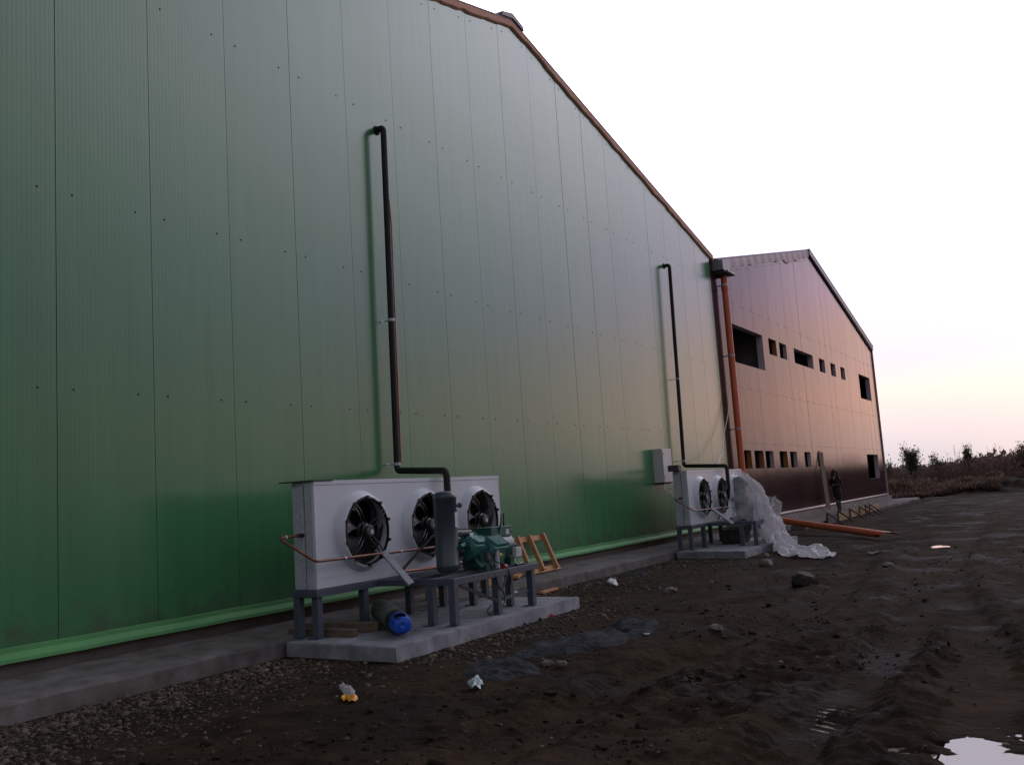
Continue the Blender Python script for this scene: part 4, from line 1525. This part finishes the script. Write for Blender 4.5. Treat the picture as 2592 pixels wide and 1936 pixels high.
# ------------------------------------------------------------------ plastic sheet over the far skid
def sheet(path, seed, nu=46):
    """path: list of (centre, half width vector, sag vector); loft with folds"""
    P = []
    ns = 64
    cs = np.array([list(p[0]) for p in path])
    ws = np.array([list(p[1]) for p in path])
    ss = np.array([list(p[2]) for p in path])
    tt_ = np.linspace(0, len(path) - 1, ns)

    def ip(a):
        # catmull-rom
        out = []
        for t_ in tt_:
            i = min(int(t_), len(path) - 2)
            f_ = t_ - i
            p_ = [a[max(0, min(len(a) - 1, i + k))] for k in (-1, 0, 1, 2)]
            out.append(.5 * ((2 * p_[1]) + (-p_[0] + p_[2]) * f_ + (2 * p_[0] - 5 * p_[1] + 4 * p_[2] - p_[3]) * f_ ** 2 + (-p_[0] + 3 * p_[1] - 3 * p_[2] + p_[3]) * f_ ** 3))
        return np.array(out)
    C, W_, S_ = ip(cs), ip(ws), ip(ss)
    U = np.linspace(-1, 1, nu)
    vs = []
    for i in range(ns):
        for u in U:
            fold = fbm(np.array([u * 2.2]), np.array([i * .05]), .55, 4, seed)[0]
            crump = fbm(np.array([u * 2.0]), np.array([i * .09]), .6, 4, seed + 9)[0]
            wl = np.linalg.norm(W_[i])
            fold = 1.1 - 2.4 * abs(fold)
            p = C[i] + W_[i] * u * .70 + S_[i] * (u * u)
            k = min(.16, .22 * wl + .02)
            nrm = np.array([.75, -.45, .5])
            p = p + nrm * k * (.62 * fold + .35 * crump) + np.array([0, 0, 1]) * k * .35 * crump
            if p[2] < .06:
                p[2] = max(p[2], gh(p[0], p[1]) + .012 + .05 * (crump + 1) * .5)
            vs.append(tuple(p))
    fs = []
    for i in range(ns - 1):
        for j in range(nu - 1):
            fs.append((i * nu + j, i * nu + j + 1, (i + 1) * nu + j + 1, (i + 1) * nu + j))
    return vs, fs


ps = thing('plastic_sheet', (2.4, 20.8, .1), 'crumpled clear plastic sheet draped over the far skid and trailing onto the mud', 'plastic sheet')
# hood over the tank
hood = MB()
vs, fs = [], []
ns, na = 22, 44
for i in range(ns):
    t_ = i / (ns - 1)
    z = 1.80 - 1.10 * t_
    for j in range(na):
        a = R(-175) + R(300) * j / (na - 1)
        base_r = .02 + .19 * (1 - math.exp(-t_ * 9)) + .07 * t_ ** 1.5
        rr_ = base_r * (1 + .22 * math.sin(a * 4 + t_ * 3) * t_ + .12 * math.sin(a * 9 + t_ * 7) * t_)
        if math.cos(a - R(60)) > 0:
            rr_ *= 1 + .55 * t_ * math.cos(a - R(60)) ** 2
        vs.append((2.07 + rr_ * math.cos(a), 20.83 + rr_ * math.sin(a), z + .03 * math.sin(a * 5 + 2 * t_)))
for i in range(ns - 1):
    for j in range(na - 1):
        fs.append((i * na + j, i * na + j + 1, (i + 1) * na + j + 1, (i + 1) * na + j))
hood.raw(vs, fs).build('tank_hood', M_film, ps, smooth=80)
M_film2 = M_film.copy()
M_film2.name = 'folded_film'
for nd in M_film2.node_tree.nodes:
    if nd.type == 'MAP_RANGE':
        nd.inputs[3].default_value = .84
        nd.inputs[4].default_value = .99
vs, fs = sheet([((2.16, 20.98, 1.70), (.03, .10, 0), (0, 0, -.04)), ((2.36, 21.0, 1.42), (.12, .20, 0), (0, 0, -.06)), ((2.48, 21.02, 1.05), (.16, .26, .02), (0, 0, -.05)),
                ((2.60, 20.95, .65), (.22, .42, .02), (-.05, 0, .02)), ((2.80, 20.75, .28), (.22, .55, .0), (0, 0, .03)), ((3.15, 20.25, .09), (.30, .55, 0), (0, 0, .0)),
                ((3.65, 19.45, .07), (.42, .62, 0), (0, 0, -.02)), ((4.10, 18.65, .08), (.34, .50, 0), (0, 0, -.03)), ((4.40, 18.15, .04), (.12, .2, 0), (0, 0, -.02))], 77)
MB().raw(vs, fs).build('trailing_fold', M_film2, ps, smooth=80)
vs, fs = sheet([((2.45, 21.2, 1.12), (.05, .12, .12), (0, 0, -.04)), ((2.40, 21.7, 1.06), (.10, .10, .22), (.0, 0, -.06)), ((2.30, 22.4, .98), (.12, .10, .30), (0, 0, -.1)),
                ((2.2, 23.0, .86), (.14, .1, .33), (-.05, 0, -.05)), ((2.1, 23.6, .74), (.10, .05, .25), (0, 0, 0)), ((2.05, 23.95, .70), (.03, .02, .06), (0, 0, 0))], 99, 36)
MB().raw(vs, fs).build('billowed_fold', M_film2, ps, smooth=80)
# blue strap round the far tank
o = MB().lathe([(.146, -.012), (.149, -.012), (.149, .012), (.146, .012)], (2.05, 9.27 + SHIFT.y, 1.205), (.05, 0, 1), 30).build('strap', mat('blue_strap', (.02, .03, .10), .6), loc=(2.05, 20.82, 1.2))
tag(o, 'dark blue strap tied round the far receiver tank over the plastic', 'strap')
# dark bundle stored under the far skid
m_ = MB()
vs, fs = [], []
g_ = 13
for ax_ in range(3):
    for sd_ in (-1, 1):
        vs, fs = [], []
        for i in range(g_):
            for j in range(g_):
                u, v = i / (g_ - 1) * 2 - 1, j / (g_ - 1) * 2 - 1
                c3 = [0, 0, 0]
                c3[ax_] = sd_
                c3[(ax_ + 1) % 3], c3[(ax_ + 2) % 3] = u, v
                q3 = Vector(c3)
                q3 = q3 * (.62 + .38 / q3.length)
                n3 = float(fbm(np.array([q3.x * 2 + q3.z]), np.array([q3.y * 2 - q3.z]), .8, 3, 6)[0])
                q3 *= 1 + .10 * n3
                vs.append((1.72 + .26 * q3.x, 21.30 + .50 * q3.y * (1 - .12 * q3.z), max(.173, .365 + .20 * q3.z + .05 * q3.y)))
        for i in range(g_ - 1):
            for j in range(g_ - 1):
                fs.append((i * g_ + j, i * g_ + j + 1, (i + 1) * g_ + j + 1, (i + 1) * g_ + j))
        m_.raw(vs, fs)
o = m_.build('sack', mat('dark_sack', (.025, .022, .02), .85, c2=(.04, .034, .03), nscale=6), smooth=70, loc=(1.72, 21.35, .17))
tag(o, 'dark bundled sack stowed beneath the far steel stand', 'sack')


# ------------------------------------------------------------------ cement spills, litter and stones
def spill(cx, cy, rx, ry, rot, h, seed, label):
    n, k = 72, 18
    vs, fs = [], []
    for i in range(k + 1):
        t_ = i / k
        for j in range(n):
            a = 2 * math.pi * j / n
            rad = t_ * (1 + .22 * vnoise(np.array([math.cos(a) * 1.6 + seed]), np.array([math.sin(a) * 1.6]), seed)[0] + .10 * vnoise(np.array([math.cos(a) * 5 + seed]), np.array([math.sin(a) * 5]), seed)[0])
            lx, ly = rx * rad * math.cos(a), ry * rad * math.sin(a)
            x, y = cx + lx * math.cos(rot) - ly * math.sin(rot), cy + lx * math.sin(rot) + ly * math.cos(rot)
            z = gh(x, y) + h * (1 - t_ ** 3) - .03 * t_ ** 6 + .030 * fbm(np.array([x]), np.array([y]), .28, 4, seed)[0] * (1 - t_ ** 4)
            vs.append((x, y, z))
    for i in range(k):
        for j in range(n):
            q_ = (j + 1) % n
            fs.append((i * n + j, i * n + q_, (i + 1) * n + q_, (i + 1) * n + j))
    o = MB().raw(vs, fs).build('concrete_spill', M_spill, smooth=60, loc=(cx, cy, gh(cx, cy)))
    tag(o, label, 'concrete spill', 'hardened cement spills')


spill(3.98, 7.22, .52, .34, R(-38), .07, 3, 'rough grey cement spill nearest the camera beside the pale blue litter')
spill(4.10, 8.50, .88, .42, R(62), .07, 8, 'largest rough grey cement spill, in the middle of the three near the pad')
spill(4.25, 9.68, .52, .28, R(120), .07, 12, 'smaller grey cement spill with a white scrap on its edge')
spill(1.62, 15.6, .26, .50, R(14), .03, 17, 'dull grey cement patch in the gravel between the two pads')


def rock(cx, cy, s_, seed, label, m_=None, sink=.3, flat=.65, name='rock', cat='rock', group='rocks on the mud'):
    r_ = np.random.default_rng(seed)
    bm = bmesh.new()
    bmesh.ops.create_icosphere(bm, subdivisions=4, radius=1)
    cuts = [(Vector(r_.normal(size=3)).normalized(), r_.uniform(.55, .85)) for _ in range(9)]
    sx, sy = r_.uniform(.8, 1.25), r_.uniform(.7, 1.0)
    for v in bm.verts:
        p = v.co.copy()
        for n_, d__ in cuts:
            q_ = p.dot(n_)
            if q_ > d__:
                p -= n_ * (q_ - d__)
        rough_ = .10 * float(fbm(np.array([p.x * 1.1 + p.z * .7]), np.array([p.y * 1.1 - p.z * .5]), .5, 4, seed)[0])
        v.co = Vector((p.x * sx, p.y * sy, p.z * flat)) * s_ * (1 + rough_)
    me_ = bpy.data.meshes.new(name)
    bm.to_mesh(me_)
    bm.free()
    me_.materials.append(m_ or M_stone)
    me_.shade_smooth()
    me_.set_sharp_from_angle(angle=R(28))
    o = bpy.data.objects.new(name, me_)
    col.objects.link(o)
    o.location = (cx, cy, gh(cx, cy) + s_ * flat * (1 - 2 * sink) * .8)
    o.rotation_euler = (0, 0, r_.uniform(0, 6))
    return tag(o, label, cat, group)


rock(4.50, 7.42, .055, 1, 'smooth yellowish stone beside the nearest cement spill')
rock(4.32, 7.48, .07, 2, 'rough tan clod between the two nearest cement spills')
rock(5.24, 9.40, .075, 3, 'pale round stone on the mud right of the cement spills')
rock(5.15, 13.60, .22, 4, 'large dull brown boulder half sunk in the mud beyond the spills', mat('dull_boulder', (.055, .046, .042), .9, c2=(.032, .026, .023), nscale=6, bump=.6, bscale=18), .32)
rock(3.33, 13.0, .10, 5, 'flat pale brown rock on the mud beyond the near pad')
rock(5.88, 15.75, .10, 6, 'small pale stone on the mud right of the boulder')
rock(3.05, 18.9, .10, 7, 'grey rock in the gravel before the far pad, left of the plastic trail')
rock(3.60, 17.05, .15, 8, 'broad greyish stone slab in front of the plastic trail')
rock(1.95, 13.98, .10, 9, 'crumpled white bag on the gravel between the pads', M_plastic_white, .2, .8, 'plastic_bag', 'plastic bag', None)


def scrap(name, cx, cy, pts, m_, label, cat, z=None, h=.03, seed=1):
    """thin crumpled scrap: grid deformed from an outline of half sizes"""
    lx, ly, rot = pts
    n = 10
    vs, fs = [], []
    zz = []
    for i in range(n + 1):
        for j in range(n + 1):
            u, v = i / n * 2 - 1, j / n * 2 - 1
            e = 1 + .25 * vnoise(np.array([u * 2 + seed]), np.array([v * 2]), seed)[0]
            px, py = lx * u * e * (1 - .25 * v * v), ly * v * e * (1 - .35 * u * u)
            x, y = cx + px * math.cos(rot) - py * math.sin(rot), cy + px * math.sin(rot) + py * math.cos(rot)
            zb = gh(x, y) if z is None else z
            vs.append((x, y, zb + .006 + h * (.5 + .5 * fbm(np.array([u * 1.5]), np.array([v * 1.5]), .7, 3, seed)[0]) * (1.2 - .5 * (u * u + v * v))))
    for i in range(n):
        for j in range(n):
            fs.append((i * (n + 1) + j, i * (n + 1) + j + 1, (i + 1) * (n + 1) + j + 1, (i + 1) * (n + 1) + j))
    return MB().raw(vs, fs).build(name, m_, smooth=50, loc=(cx, cy, vs[0][2])), label, cat


lt = thing('litter_bag', (3.2, 6.0, gh(3.2, 6.0)), 'torn translucent and orange yellow packet lying on the mud in the left foreground', 'litter')
for (cx, cy, d3, m_, nm, sd_) in ((3.42, 5.86, (.14, .05, R(-35)), M_plastic_yellow, 'yellow_part', 4), (3.16, 6.12, (.26, .05, R(-40)), M_film, 'clear_part', 6)):
    lx, ly, rot = d3
    o, _, _ = scrap(nm, cx, cy, d3, m_, '', '', None, .05, sd_)
    o.location = Vector(o.location) - Vector(lt.location)
    o.parent = lt
for args in (('paper_scrap', 4.54, 9.15, (.11, .022, R(-30)), M_plastic_white, 'thin white scrap on the edge of the smallest cement spill', 'litter', None, .02, 3),
             ('paper_scrap', 1.50, 11.62, (.09, .05, R(-30)), M_plastic_white, 'white paper scrap on the pad under the near compressor', 'litter', .19, .03, 5),
             ('red_scrap', 2.72, 10.52, (.08, .03, R(-20)), M_red, 'small red scrap on the gravel by the front of the near pad', 'litter', None, .03, 7),
             ('plastic_scrap', 4.24, 6.45, (.055, .10, R(20)), M_plastic_blue, 'pale blue plastic scrap below the nearest cement spill', 'litter', None, .09, 9),
             ('cardboard_scrap', 5.1, 19.3, (.10, .28, R(60)), M_stone, 'pale flat cardboard scrap between the plastic trail and the orange pipe', 'litter', None, .06, 11)):
    o, lb, ct = scrap(*args)
    tag(o, lb, ct)

# gravel
nst = 16000
m_ = MB()
ico_v, ico_f = None, None
bm = bmesh.new()
bmesh.ops.create_icosphere(bm, subdivisions=1, radius=1)
ico_v = np.array([v.co[:] for v in bm.verts])
ico_f = np.array([[v.index for v in f.verts] for f in bm.faces])
bm.free()
sx, sy, ss = [], [], []
while len(sx) < nst:
    y = 3.6 + 18.5 * rng.random() ** 1.7
    side = rng.random()
    x = 1.16 + abs(rng.normal()) * (.75 if y < 8 else .95)
    if side < .12:
        x = rng.uniform(1.5, 8.5)
    if x < 2.75 and (7.35 < y < 11.5 or 18.6 < y < 23.1):
        if side > .6:
            x = 2.72 + abs(rng.normal()) * .45
        else:
            continue
    sx.append(x)
    sy.append(y)
    ss.append(min(.05, .004 + .0065 * rng.exponential()) * (1.0 if side >= .12 else .8))
sx, sy, ss = np.array(sx), np.array(sy), np.array(ss)
sz = ground_h(sx, sy)
V = np.empty((nst, 42 if len(ico_v) == 42 else len(ico_v), 3))
nv = len(ico_v)
for i in range(nst):
    rr_ = rng.uniform(.7, 1.25, 3) * ss[i]
    rr_[2] *= .7
    a = rng.uniform(0, 6.28)
    p = ico_v * rr_ * (1 + .30 * rng.normal(size=(nv, 1)))
    c_, s_ = math.cos(a), math.sin(a)
    V[i, :, 0] = p[:, 0] * c_ - p[:, 1] * s_ + sx[i]
    V[i, :, 1] = p[:, 0] * s_ + p[:, 1] * c_ + sy[i]
    V[i, :, 2] = p[:, 2] + sz[i] + ss[i] * .08
Fc = (ico_f[None, :, :] + (np.arange(nst) * nv)[:, None, None]).reshape(-1, 3)


def fast_mesh(name, verts, faces, mt, smooth=False):
    k = faces.shape[1]
    me_ = bpy.data.meshes.new(name)
    me_.vertices.add(len(verts))
    me_.vertices.foreach_set('co', np.ascontiguousarray(verts, dtype=np.float32).ravel())
    me_.loops.add(faces.size)
    me_.loops.foreach_set('vertex_index', np.ascontiguousarray(faces, dtype=np.int32).ravel())
    me_.polygons.add(len(faces))
    me_.polygons.foreach_set('loop_start', np.arange(0, faces.size, k, dtype=np.int32))
    me_.polygons.foreach_set('loop_total', np.full(len(faces), k, dtype=np.int32))
    me_.update(calc_edges=True)
    if smooth:
        me_.shade_smooth()
    for x_ in (mt if isinstance(mt, list) else [mt]):
        me_.materials.append(x_)
    o = bpy.data.objects.new(name, me_)
    col.objects.link(o)
    return o


o = fast_mesh('gravel', V.reshape(-1, 3), Fc, M_gravel)
tag(o, 'loose gravel and stones along the concrete strip', 'gravel', kind='stuff')


# broken mud crumbs over the churned ground
nst = 8000
cy_ = 3.7 + 24 * rng.random(nst) ** 1.8
cx_ = 2.6 + (3.2 + .30 * cy_) * rng.random(nst) ** .8
keep = sm(fbm(cx_, cy_, 1.4, 3, 51), -.15, .7) > rng.random(nst)
cx_, cy_ = cx_[keep], cy_[keep]
nst = len(cx_)
cs_ = np.minimum(.05, .003 + .0065 * rng.exponential(size=nst))
cz_ = ground_h(cx_, cy_)
P_ = ico_v[None] * rng.uniform(.6, 1.3, (nst, 1, 3)) * (1 + .38 * rng.normal(size=(nst, nv, 1))) * cs_[:, None, None]
P_[:, :, 2] *= .7
P_ += np.stack([cx_, cy_, cz_ + cs_ * .15], 1)[:, None, :]
Fc = (ico_f[None] + (np.arange(nst) * nv)[:, None, None]).reshape(-1, 3)
o = fast_mesh('mud_clods', P_.reshape(-1, 3), Fc, M_clod)
tag(o, 'loose clods and crumbs of dark mud', 'clods', kind='stuff')


# ------------------------------------------------------------------ vegetation beyond the site
def leaf_cards(centers, size, aspect=.45, upbias=0.0):
    n = len(centers)
    d1 = rng.normal(size=(n, 3))
    d1[:, 2] += upbias
    d1 /= np.linalg.norm(d1, axis=1, keepdims=True)
    d2 = np.cross(d1, rng.normal(size=(n, 3)))
    d2 /= np.linalg.norm(d2, axis=1, keepdims=True)
    s_ = (size * rng.uniform(.6, 1.4, n))[:, None]
    a = centers - d2 * s_ * aspect * .5
    b_ = centers + d1 * s_ * .55
    c_ = centers + d2 * s_ * aspect * .5
    e_ = centers + d1 * s_
    vv = np.stack([centers, c_ + d1 * s_ * .45, e_, a + d1 * s_ * .45], 1)
    ff = np.arange(n * 4).reshape(n, 4)
    return vv.reshape(-1, 3), ff


def brush(n, xr, yr, hfun, size, mt, name, label, cat, upb=1.0):
    x = rng.uniform(*xr, n)
    y = rng.uniform(*yr, n)
    hh = hfun(x, y)
    z = ground_h(x, y) + hh * rng.random(n) ** .8
    vv, ff = leaf_cards(np.stack([x, y, z], 1), size, .30, upb)
    o = fast_mesh(name, vv, ff, mt)
    return tag(o, label, cat, kind='stuff')


def hbrush(x, y):
    base = 1.50 + .42 * fbm(x, y, 3.5, 3, 301) + .45 * sm(x, 3.8, 6.5) * (1 - sm(y, 66, 74)) + .18 * fbm(x, y, .5, 2, 305)
    return np.clip(base * sm(y, 56.0, 58.8), .02, 4)


brush(150000, (-10, 20), (56.2, 76), hbrush, .19, M_leafred, 'brush', 'dense rust brown thicket behind the building site', 'brush', 1.2)
brush(34000, (-6, 5.2), (53.2, 59.5), lambda x, y: np.clip((.65 + .30 * fbm(x, y, 1.2, 3, 311)) * sm(y, 53, 55.5) * (1 - sm(x, 1.6, 3.4) * (1 - sm(y, 57, 58.5))), .015, 2), .30, M_grassdry, 'dry_grass', 'tall straw coloured grass beyond the far corner of the brown building', 'grass', 2.5)


def shrub(x, y, h, w, label, mt=None, n=2600, lean=0.0, name='shrub', cat='shrub', group='shrubs rising above the thicket', size=.12):
    gz = gh(x, y)
    t_ = thing(name, (x, y, gz), label, cat, group)
    st = MB()
    tips = []
    for k in range(9):
        a = rng.uniform(0, 6.28)
        rr_ = w * rng.uniform(.1, .9)
        top = Vector((x + rr_ * math.cos(a) * .8 + lean, y + rr_ * math.sin(a) * .8, gz + h * rng.uniform(.6, .97)))
        midp = Vector((x + rr_ * .35 * math.cos(a), y + rr_ * .35 * math.sin(a), gz + h * .45))
        st.tube([Vector((x + .06 * math.cos(a), y + .06 * math.sin(a), gz - .03)), midp, top], .016, 5)
        tips.append((midp, top))
    st.build('stem', M_bark, t_, smooth=60)
    cs = []
    for k in range(n):
        mp_, tp = tips[int(rng.integers(len(tips)))]
        f_ = rng.random() ** .7
        p = mp_ * (1 - f_) + tp * f_
        sp = w * .30 * (1.15 - .7 * f_)
        cs.append((p.x + rng.normal() * sp, p.y + rng.normal() * sp, min(p.z + rng.normal() * .16, gz + h * 1.03)))
    vv, ff = leaf_cards(np.array(cs) - np.array([x, y, gz]), size, .42, .5)
    o = fast_mesh('foliage', vv, ff, mt or M_leafgreen)
    o.parent = t_
    return t_


shrub(.25, 60.5, 3.15, .70, 'broad green shrub standing above the thicket, tallest on the left', n=3200)
shrub(3.25, 60.5, 3.1, .36, 'slender upright green shrub right of the broad one', n=1500)
shrub(-1.45, 60.5, 2.5, .9, 'low dull green shrub next to the corner of the brown building', n=2200)
shrub(1.55, 61, 2.45, .7, 'sparse grey green shrub between the broad and the slender one', n=1300)
shrub(6.1, 59.5, 2.6, 1.0, 'rust coloured bush at the right edge on the soil bank', mt=M_leafred, n=4200)
# thin bare stalks
m_ = MB()
for k in range(46):
    x = rng.uniform(2.2, 6.0) if k < 34 else rng.uniform(-1.5, 3)
    y = rng.uniform(60, 64)
    h_ = rng.uniform(1.6, 2.9) if k < 34 else rng.uniform(1.6, 2.2)
    gz = gh(x, y)
    lx, ly = rng.normal() * .18, rng.normal() * .18
    m_.tube([(x, y, gz), (x + lx * .4, y + ly * .4, gz + h_ * .6), (x + lx * 1.2, y + ly, gz + h_)], .008, 4)
    for q_ in range(5):
        f_ = rng.uniform(.55, .98)
        p = Vector((x + lx * f_, y + ly * f_, gz + h_ * f_))
        m_.tube([p, p + Vector((rng.normal() * .12, rng.normal() * .12, rng.uniform(.05, .2)))], .005, 3)
o = m_.build('weed_stalks', M_bark, smooth=60)
tag(o, 'thin bare weed stalks sticking out of the thicket against the sky', 'weeds', kind='stuff')
# far tree line on the horizon
x = rng.uniform(-500, 900, 26000)
y = rng.uniform(480, 560, 26000)
z = (2.0 + 3.0 * (vnoise(x / 25, y * 0 + 3, 91) + 1)) * rng.random(26000)
vv, ff = leaf_cards(np.stack([x, y, z], 1), 2.6, .5, .3)
tag(fast_mesh('far_wood', vv, ff, M_leafred), 'distant low band of scrub on the horizon', 'wood', kind='stuff')

# ------------------------------------------------------------------ person by the brown wall
PX, PY, PZ = .72, 36.95, .155
pr = thing('person', (PX, PY, PZ), 'person with long dark hair, black coat and brown boots by the brown wall', 'person')
face = math.atan2(CAM.x - PX, -(CAM.y - PY)) * .9     # turn from -y towards the camera
RotP = Matrix.Rotation(face, 4, 'Z')


def L3(p):
    return Vector((PX, PY, PZ)) + (RotP @ Vector(p))


def skin_mesh(name, nodes, mt, parent, sub=2):
    """nodes: list of (parent index, point, radius)"""
    me_ = bpy.data.meshes.new(name)
    off = world_loc(parent)
    me_.from_pydata([L3(p) - off for _, p, _ in nodes], [(i, a) for i, (a, _, _) in enumerate(nodes) if a is not None], [])
    me_.materials.append(mt)
    o = bpy.data.objects.new(name, me_)
    col.objects.link(o)
    o.parent = parent
    sk = o.modifiers.new('skin', 'SKIN')
    sk.use_smooth_shade = True
    for i, (_, _, r_) in enumerate(nodes):
        rr_ = r_ if isinstance(r_, tuple) else (r_, r_)
        me_.skin_vertices[0].data[i].radius = rr_
    me_.skin_vertices[0].data[0].use_root = True
    sb = o.modifiers.new('sub', 'SUBSURF')
    sb.levels = sb.render_levels = sub
    return o


# local frame: x to the figure's own left as seen (image right), -y forward, z up
nd = [(None, (0, 0, .84), .105), (0, (0, 0, .97), .095), (1, (.0, 0, 1.12), .105), (2, (0, .0, 1.26), .11), (3, (0, -.01, 1.345), .045), (4, (-.005, -.02, 1.42), .062),
      (5, (-.01, -.025, 1.50), .085), (6, (-.01, -.02, 1.575), .055),
      (6, (-.012, -.125, 1.485), .010),                                                     # 8 nose
      (3, (-.15, 0, 1.275), .052), (9, (-.205, -.01, 1.05), .042), (10, (-.09, -.15, 1.20), .032), (11, (-.045, -.175, 1.285), .026),   # 9-12 bent arm to the chin
      (3, (.15, 0, 1.275), .052), (13, (.19, .0, 1.04), .042), (14, (.02, -.15, 1.02), .032), (15, (-.06, -.16, 1.03), .026),           # 13-16 folded arm
      (0, (.085, 0, .80), .085), (17, (.055, -.01, .45), .056), (18, (.065, .02, .10), .036), (19, (.068, -.02, .035), .033), (20, (.07, -.13, .025), .026),
      (0, (-.075, 0, .80), .085), (22, (-.02, -.02, .46), .056), (23, (.02, .0, .10), .036), (24, (.015, -.04, .035), .033), (25, (-.01, -.15, .025), .026)]
for k, (dx, dz, ln) in enumerate(((-.022, .030, .07), (-.010, .040, .078), (.004, .042, .074), (.016, .034, .06))):
    nd.append((12, (-.045 + dx, -.180, 1.285 + dz * .6), .0085))
    i_ = len(nd) - 1
    nd.append((i_, (-.045 + dx * 1.2, -.172, 1.285 + dz * .6 + ln * .5), .008))
    nd.append((i_ + 1, (-.045 + dx * 1.1, -.150, 1.285 + dz * .6 + ln * .8), .007))
nd.append((12, (-.015, -.170, 1.305), .009))
nd.append((len(nd) - 1, (.002, -.155, 1.335), .008))
for k, (dx, dz) in enumerate(((-.05, .025), (-.055, .008), (-.052, -.010), (-.042, -.026))):
    nd.append((16, (-.06 + dx * .55, -.165, 1.03 + dz), .0085))
    nd.append((len(nd) - 1, (-.06 + dx * 1.3, -.15, 1.03 + dz * 1.1), .0075))
nd.append((16, (-.075, -.165, 1.06), .009))
nd.append((len(nd) - 1, (-.09, -.16, 1.085), .008))
skin_mesh('body', nd, M_skin, pr)


def loft(secs, n=24):
    """secs: (cx, cy, z, rx, ry)"""
    vs, fs = [], []
    for (cx, cy, z, rx, ry) in secs:
        for i in range(n):
            a = 2 * math.pi * i / n
            vs.append(L3((cx + rx * math.cos(a), cy + ry * math.sin(a), z)))
    for k in range(len(secs) - 1):
        for i in range(n):
            j = (i + 1) % n
            fs.append((k * n + i, k * n + j, (k + 1) * n + j, (k + 1) * n + i))
    return vs, fs


ct = MB()
ct.raw(*loft([(.045, -.01, .455, .105, .10), (.035, -.01, .60, .14, .115), (.015, -.005, .78, .165, .13), (.005, 0, .92, .15, .12), (0, 0, 1.06, .145, .12), (0, 0, 1.20, .175, .125), (0, 0, 1.285, .185, .11), (0, 0, 1.325, .12, .085), (0, -.01, 1.37, .075, .07)]))
for pts_ in ([(-.15, 0, 1.275), (-.21, -.01, 1.05), (-.09, -.15, 1.20), (-.06, -.165, 1.25)], [(.15, 0, 1.275), (.195, .0, 1.04), (.02, -.15, 1.02), (-.04, -.16, 1.03)]):
    ct.tube([L3(p) for p in pts_], .056, 14, .06)
ct.build('coat', M_coat, pr, smooth=60)
hr = MB()
hr.ell(L3((-.01, .0, 1.525)), (.102, .112, .112), 20, 12)
vs, fs = loft([(-.01, .03, 1.56, .09, .07), (-.01, .035, 1.45, .118, .075), (-.005, .04, 1.33, .125, .075), (0, .05, 1.23, .10, .06)])
hr.raw(vs, fs)
for s_ in (-1, 1):
    vs, fs = loft([(-.01 + s_ * .085, -.055, 1.56, .03, .035), (-.01 + s_ * .100, -.06, 1.46, .032, .04), (-.005 + s_ * .108, -.07, 1.34, .034, .04), (s_ * .10, -.085, 1.25, .02, .025)], 12)
    hr.raw(vs, fs)
vs, fs = loft([(-.01, -.075, 1.60, .07, .03), (-.01, -.105, 1.56, .085, .022), (-.01, -.112, 1.525, .08, .012)], 16)
hr.raw(vs, fs)
hr.build('hair', M_hair, pr, smooth=60)
for s_ in (-1, 1):
    MB().ell(L3((-.012 + s_ * .033, -.106, 1.505)), (.012, .008, .007), 10, 6).build('eye', M_rubber, pr)
MB().ell(L3((-.012, -.104, 1.447)), (.022, .008, .006), 10, 6).build('mouth', mat('lips', (.25, .09, .08), .5), pr)
for (cx, cy, kx, ky) in ((.068, .01, .055, -.01), (.02, -.005, -.015, -.02)):
    m_ = MB()
    m_.raw(*loft([(kx, ky, .385, .060, .062), (kx + (cx - kx) * .4, ky + (cy - ky) * .4, .28, .058, .062), (cx, cy, .12, .046, .052), (cx, cy - .01, .05, .048, .065)], 16))
    m_.raw(*loft([(cx, cy - .055, .0, .046, .115), (cx, cy - .055, .03, .046, .115), (cx, cy - .04, .06, .042, .09), (cx, cy - .01, .085, .04, .05)], 16))
    m_.build('boot', M_boot, pr, smooth=60)
    m_ = MB()
    m_.raw(*loft([(kx, ky, .50, .066, .066), (kx, ky, .375, .063, .065)], 16))
    m_.build('trouser_leg', M_jean, pr, smooth=60)
